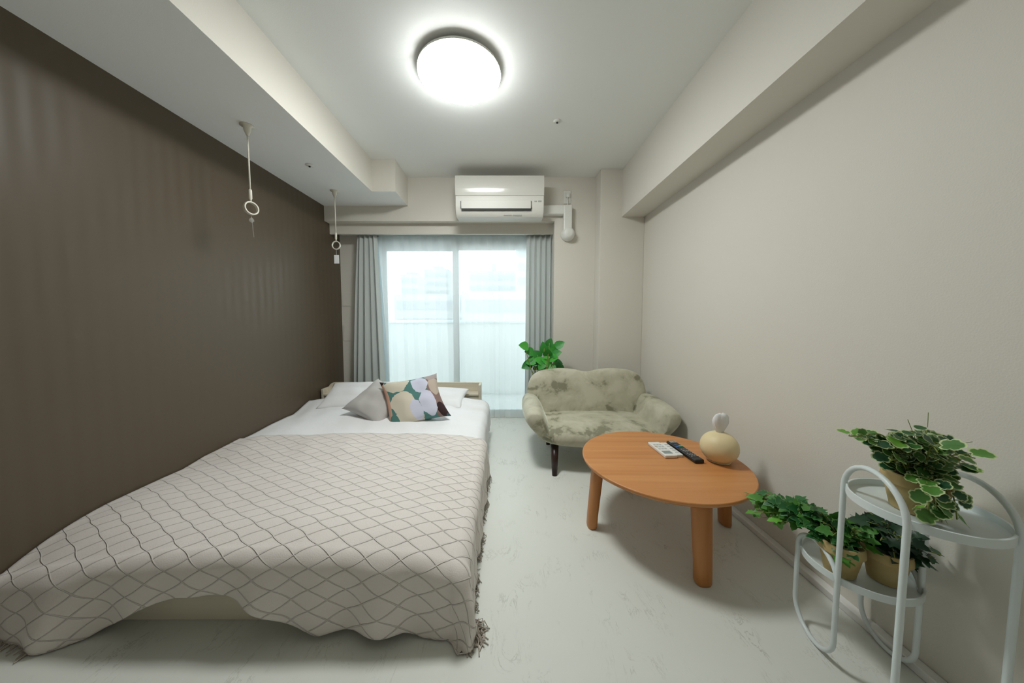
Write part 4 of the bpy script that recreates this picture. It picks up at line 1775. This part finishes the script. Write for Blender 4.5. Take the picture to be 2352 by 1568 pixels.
for k in range(6):
    fol.leaf(top + Vector((rnd.uniform(-0.05, 0.04), 0, 0.105 + rnd.uniform(-0.01, 0.03))), (rnd.uniform(-1, 1), rnd.uniform(-0.3, 0.3), 0.1), (0, -0.3, 1), 0.028, 'broad', 0.1, rnd)
fol.build('foliage', M['leaf_var'], e)
st.build('stems', M['stem'], e, smooth=True)

# lower plants
zt = ZL - 0.0185
lc = [Vector((1.040, 0.925, zt)), Vector((1.146, 0.896, zt))]
labels = ['ivy in a clay pot trailing left from the lower tray', 'dark ivy in a clay pot on the lower tray beside the right wall']
for idx, c in enumerate(lc):
    e = empty('potted_ivy', c, labels[idx], 'plant')
    clay_pot(e, c, 0.100, 0.052, 0.036)
    fol, st = Foliage(), MB()
    rnd = random.Random(50 + idx)
    top = c + Vector((0, 0, 0.090))
    tint = lambda t, r: min(1, max(0, r.uniform(-0.15, 0.45) + (0.5 if t > 0.75 else 0.0)))
    tintd = lambda t, r: r.uniform(0, 0.7)
    if idx == 0:
        for k in range(30):
            p0 = top + Vector((rnd.uniform(-0.03, 0.03), rnd.uniform(-0.02, 0.03), -0.005))
            reach = rnd.uniform(0.25, 1.0) ** 0.8
            pe = top + Vector((-0.105, 0.235, -0.022)) * reach + Vector((rnd.uniform(-0.025, 0.03), rnd.uniform(-0.03, 0.03), rnd.uniform(-0.02, 0.05)))
            pm = (p0 + pe) / 2 + Vector((0, 0, rnd.uniform(0.035, 0.07)))
            vine(fol, st, [p0, pm, pe], 'ivy', 0.036, rnd, 0.019, tint, spread=0.02)
        for k in range(18):
            a = rnd.uniform(0, 2 * PI)
            pe = top + Vector((math.cos(a) * 0.05, math.sin(a) * 0.05, rnd.uniform(0.0, 0.075)))
            vine(fol, st, [top, (top + pe) / 2 + Vector((0, 0, 0.02)), pe], 'ivy', 0.032, rnd, 0.016, tint, spread=0.016)
        for k in range(4):
            pe = top + Vector((-0.045 + 0.01 * k, -0.03, -0.018))
            vine(fol, st, [top, top + Vector((-0.02, -0.02, 0.03)), pe], 'ivy', 0.030, rnd, 0.02, tint, spread=0.012)
        fol.build('foliage', M['leaf_ivy'], e)
    else:
        for k in range(36):
            a = rnd.uniform(0, 2 * PI)
            rr_ = rnd.uniform(0.02, 0.075)
            pe = top + Vector((math.cos(a) * rr_ * 1.1, math.sin(a) * rr_, rnd.uniform(0.0, 0.10)))
            if pe.x > 1.215:
                pe.x = 1.20
            vine(fol, st, [top, (top + pe) / 2 + Vector((0, 0, 0.03)), pe], 'ivy', 0.036, rnd, 0.014, tintd, spread=0.018)
        for k in range(5):
            pe = top + Vector((0.045 + 0.006 * k, -0.035 - 0.008 * k, -0.02 + 0.015 * k))
            vine(fol, st, [top, top + Vector((0.03, -0.02, 0.03)), pe], 'ivy', 0.032, rnd, 0.015, tint, spread=0.01)
        fol.build('foliage', M['leaf_dark'], e)
    st.build('stems', M['stem'], e, smooth=True)

# leafy plant behind the sofa
pc = Vector((0.335, 2.86, 0.0))
e = empty('leafy_plant', pc, 'bright green broad-leaved plant standing behind the sofa by the right curtain', 'plant')
T = Matrix.Translation(pc)
b = MB()
b.lathe([(0.060, 0), (0.066, 0.004), (0.085, 0.22), (0.085, 0.24), (0.078, 0.24), (0.074, 0.20)], 36, T)
b.build('pot', M['bamboo'], e, smooth=True)
b = MB()
b.lathe([(0.076, 0.20), (0.05, 0.212), (0.002, 0.218)], 28, T)
b.build('soil', M['soil'], e, smooth=True)
fol, st = Foliage(), MB()
rnd = random.Random(9)
spots = [(1205, 795, -1, 0.3), (1218, 808, -0.9, 0.1), (1222, 828, -0.8, -0.3), (1212, 838, -1, -0.5), (1235, 815, -0.3, 0.3), (1250, 800, -0.2, 1.0), (1262, 788, 0.2, 1.0),
         (1272, 800, 0.4, 1.0), (1284, 792, 0.9, 0.6), (1270, 822, 0.5, 0.1), (1280, 832, 0.9, -0.2), (1255, 828, 0.1, -0.3), (1245, 838, -0.3, -0.4), (1268, 845, 0.4, -0.5),
         (1284, 843, 0.8, -0.5), (1234, 843, -0.6, -0.2), (1258, 812, 0.0, 0.5), (1240, 828, -0.4, 0.2), (1266, 808, 0.3, 0.4), (1276, 812, 0.6, 0.3), (1252, 850, 0.1, -0.6), (1228, 832, -0.4, 0)]
for (px, py, dx, dz) in spots:
    p = at(px, py, 2.86 + rnd.uniform(-0.07, 0.05))
    st.tube(smooth_open([pc + Vector((rnd.uniform(-0.02, 0.02), rnd.uniform(-0.02, 0.02), 0.21)), Vector(((p.x + pc.x) / 2, p.y, 0.5)), p], 6), 0.003, 6)
    sz = rnd.uniform(0.085, 0.115)
    d = Vector((dx, rnd.uniform(-0.6, 0.1), dz * 0.9)).normalized()
    fol.leaf(p - d * sz * 0.4, d, (rnd.uniform(-0.4, 0.4), -1, 0.5), sz, 'broad', rnd.uniform(0, 1.0), rnd)
fol.build('foliage', M['leaf_pothos'], e)
st.build('stems', M['stem'], e, smooth=True)
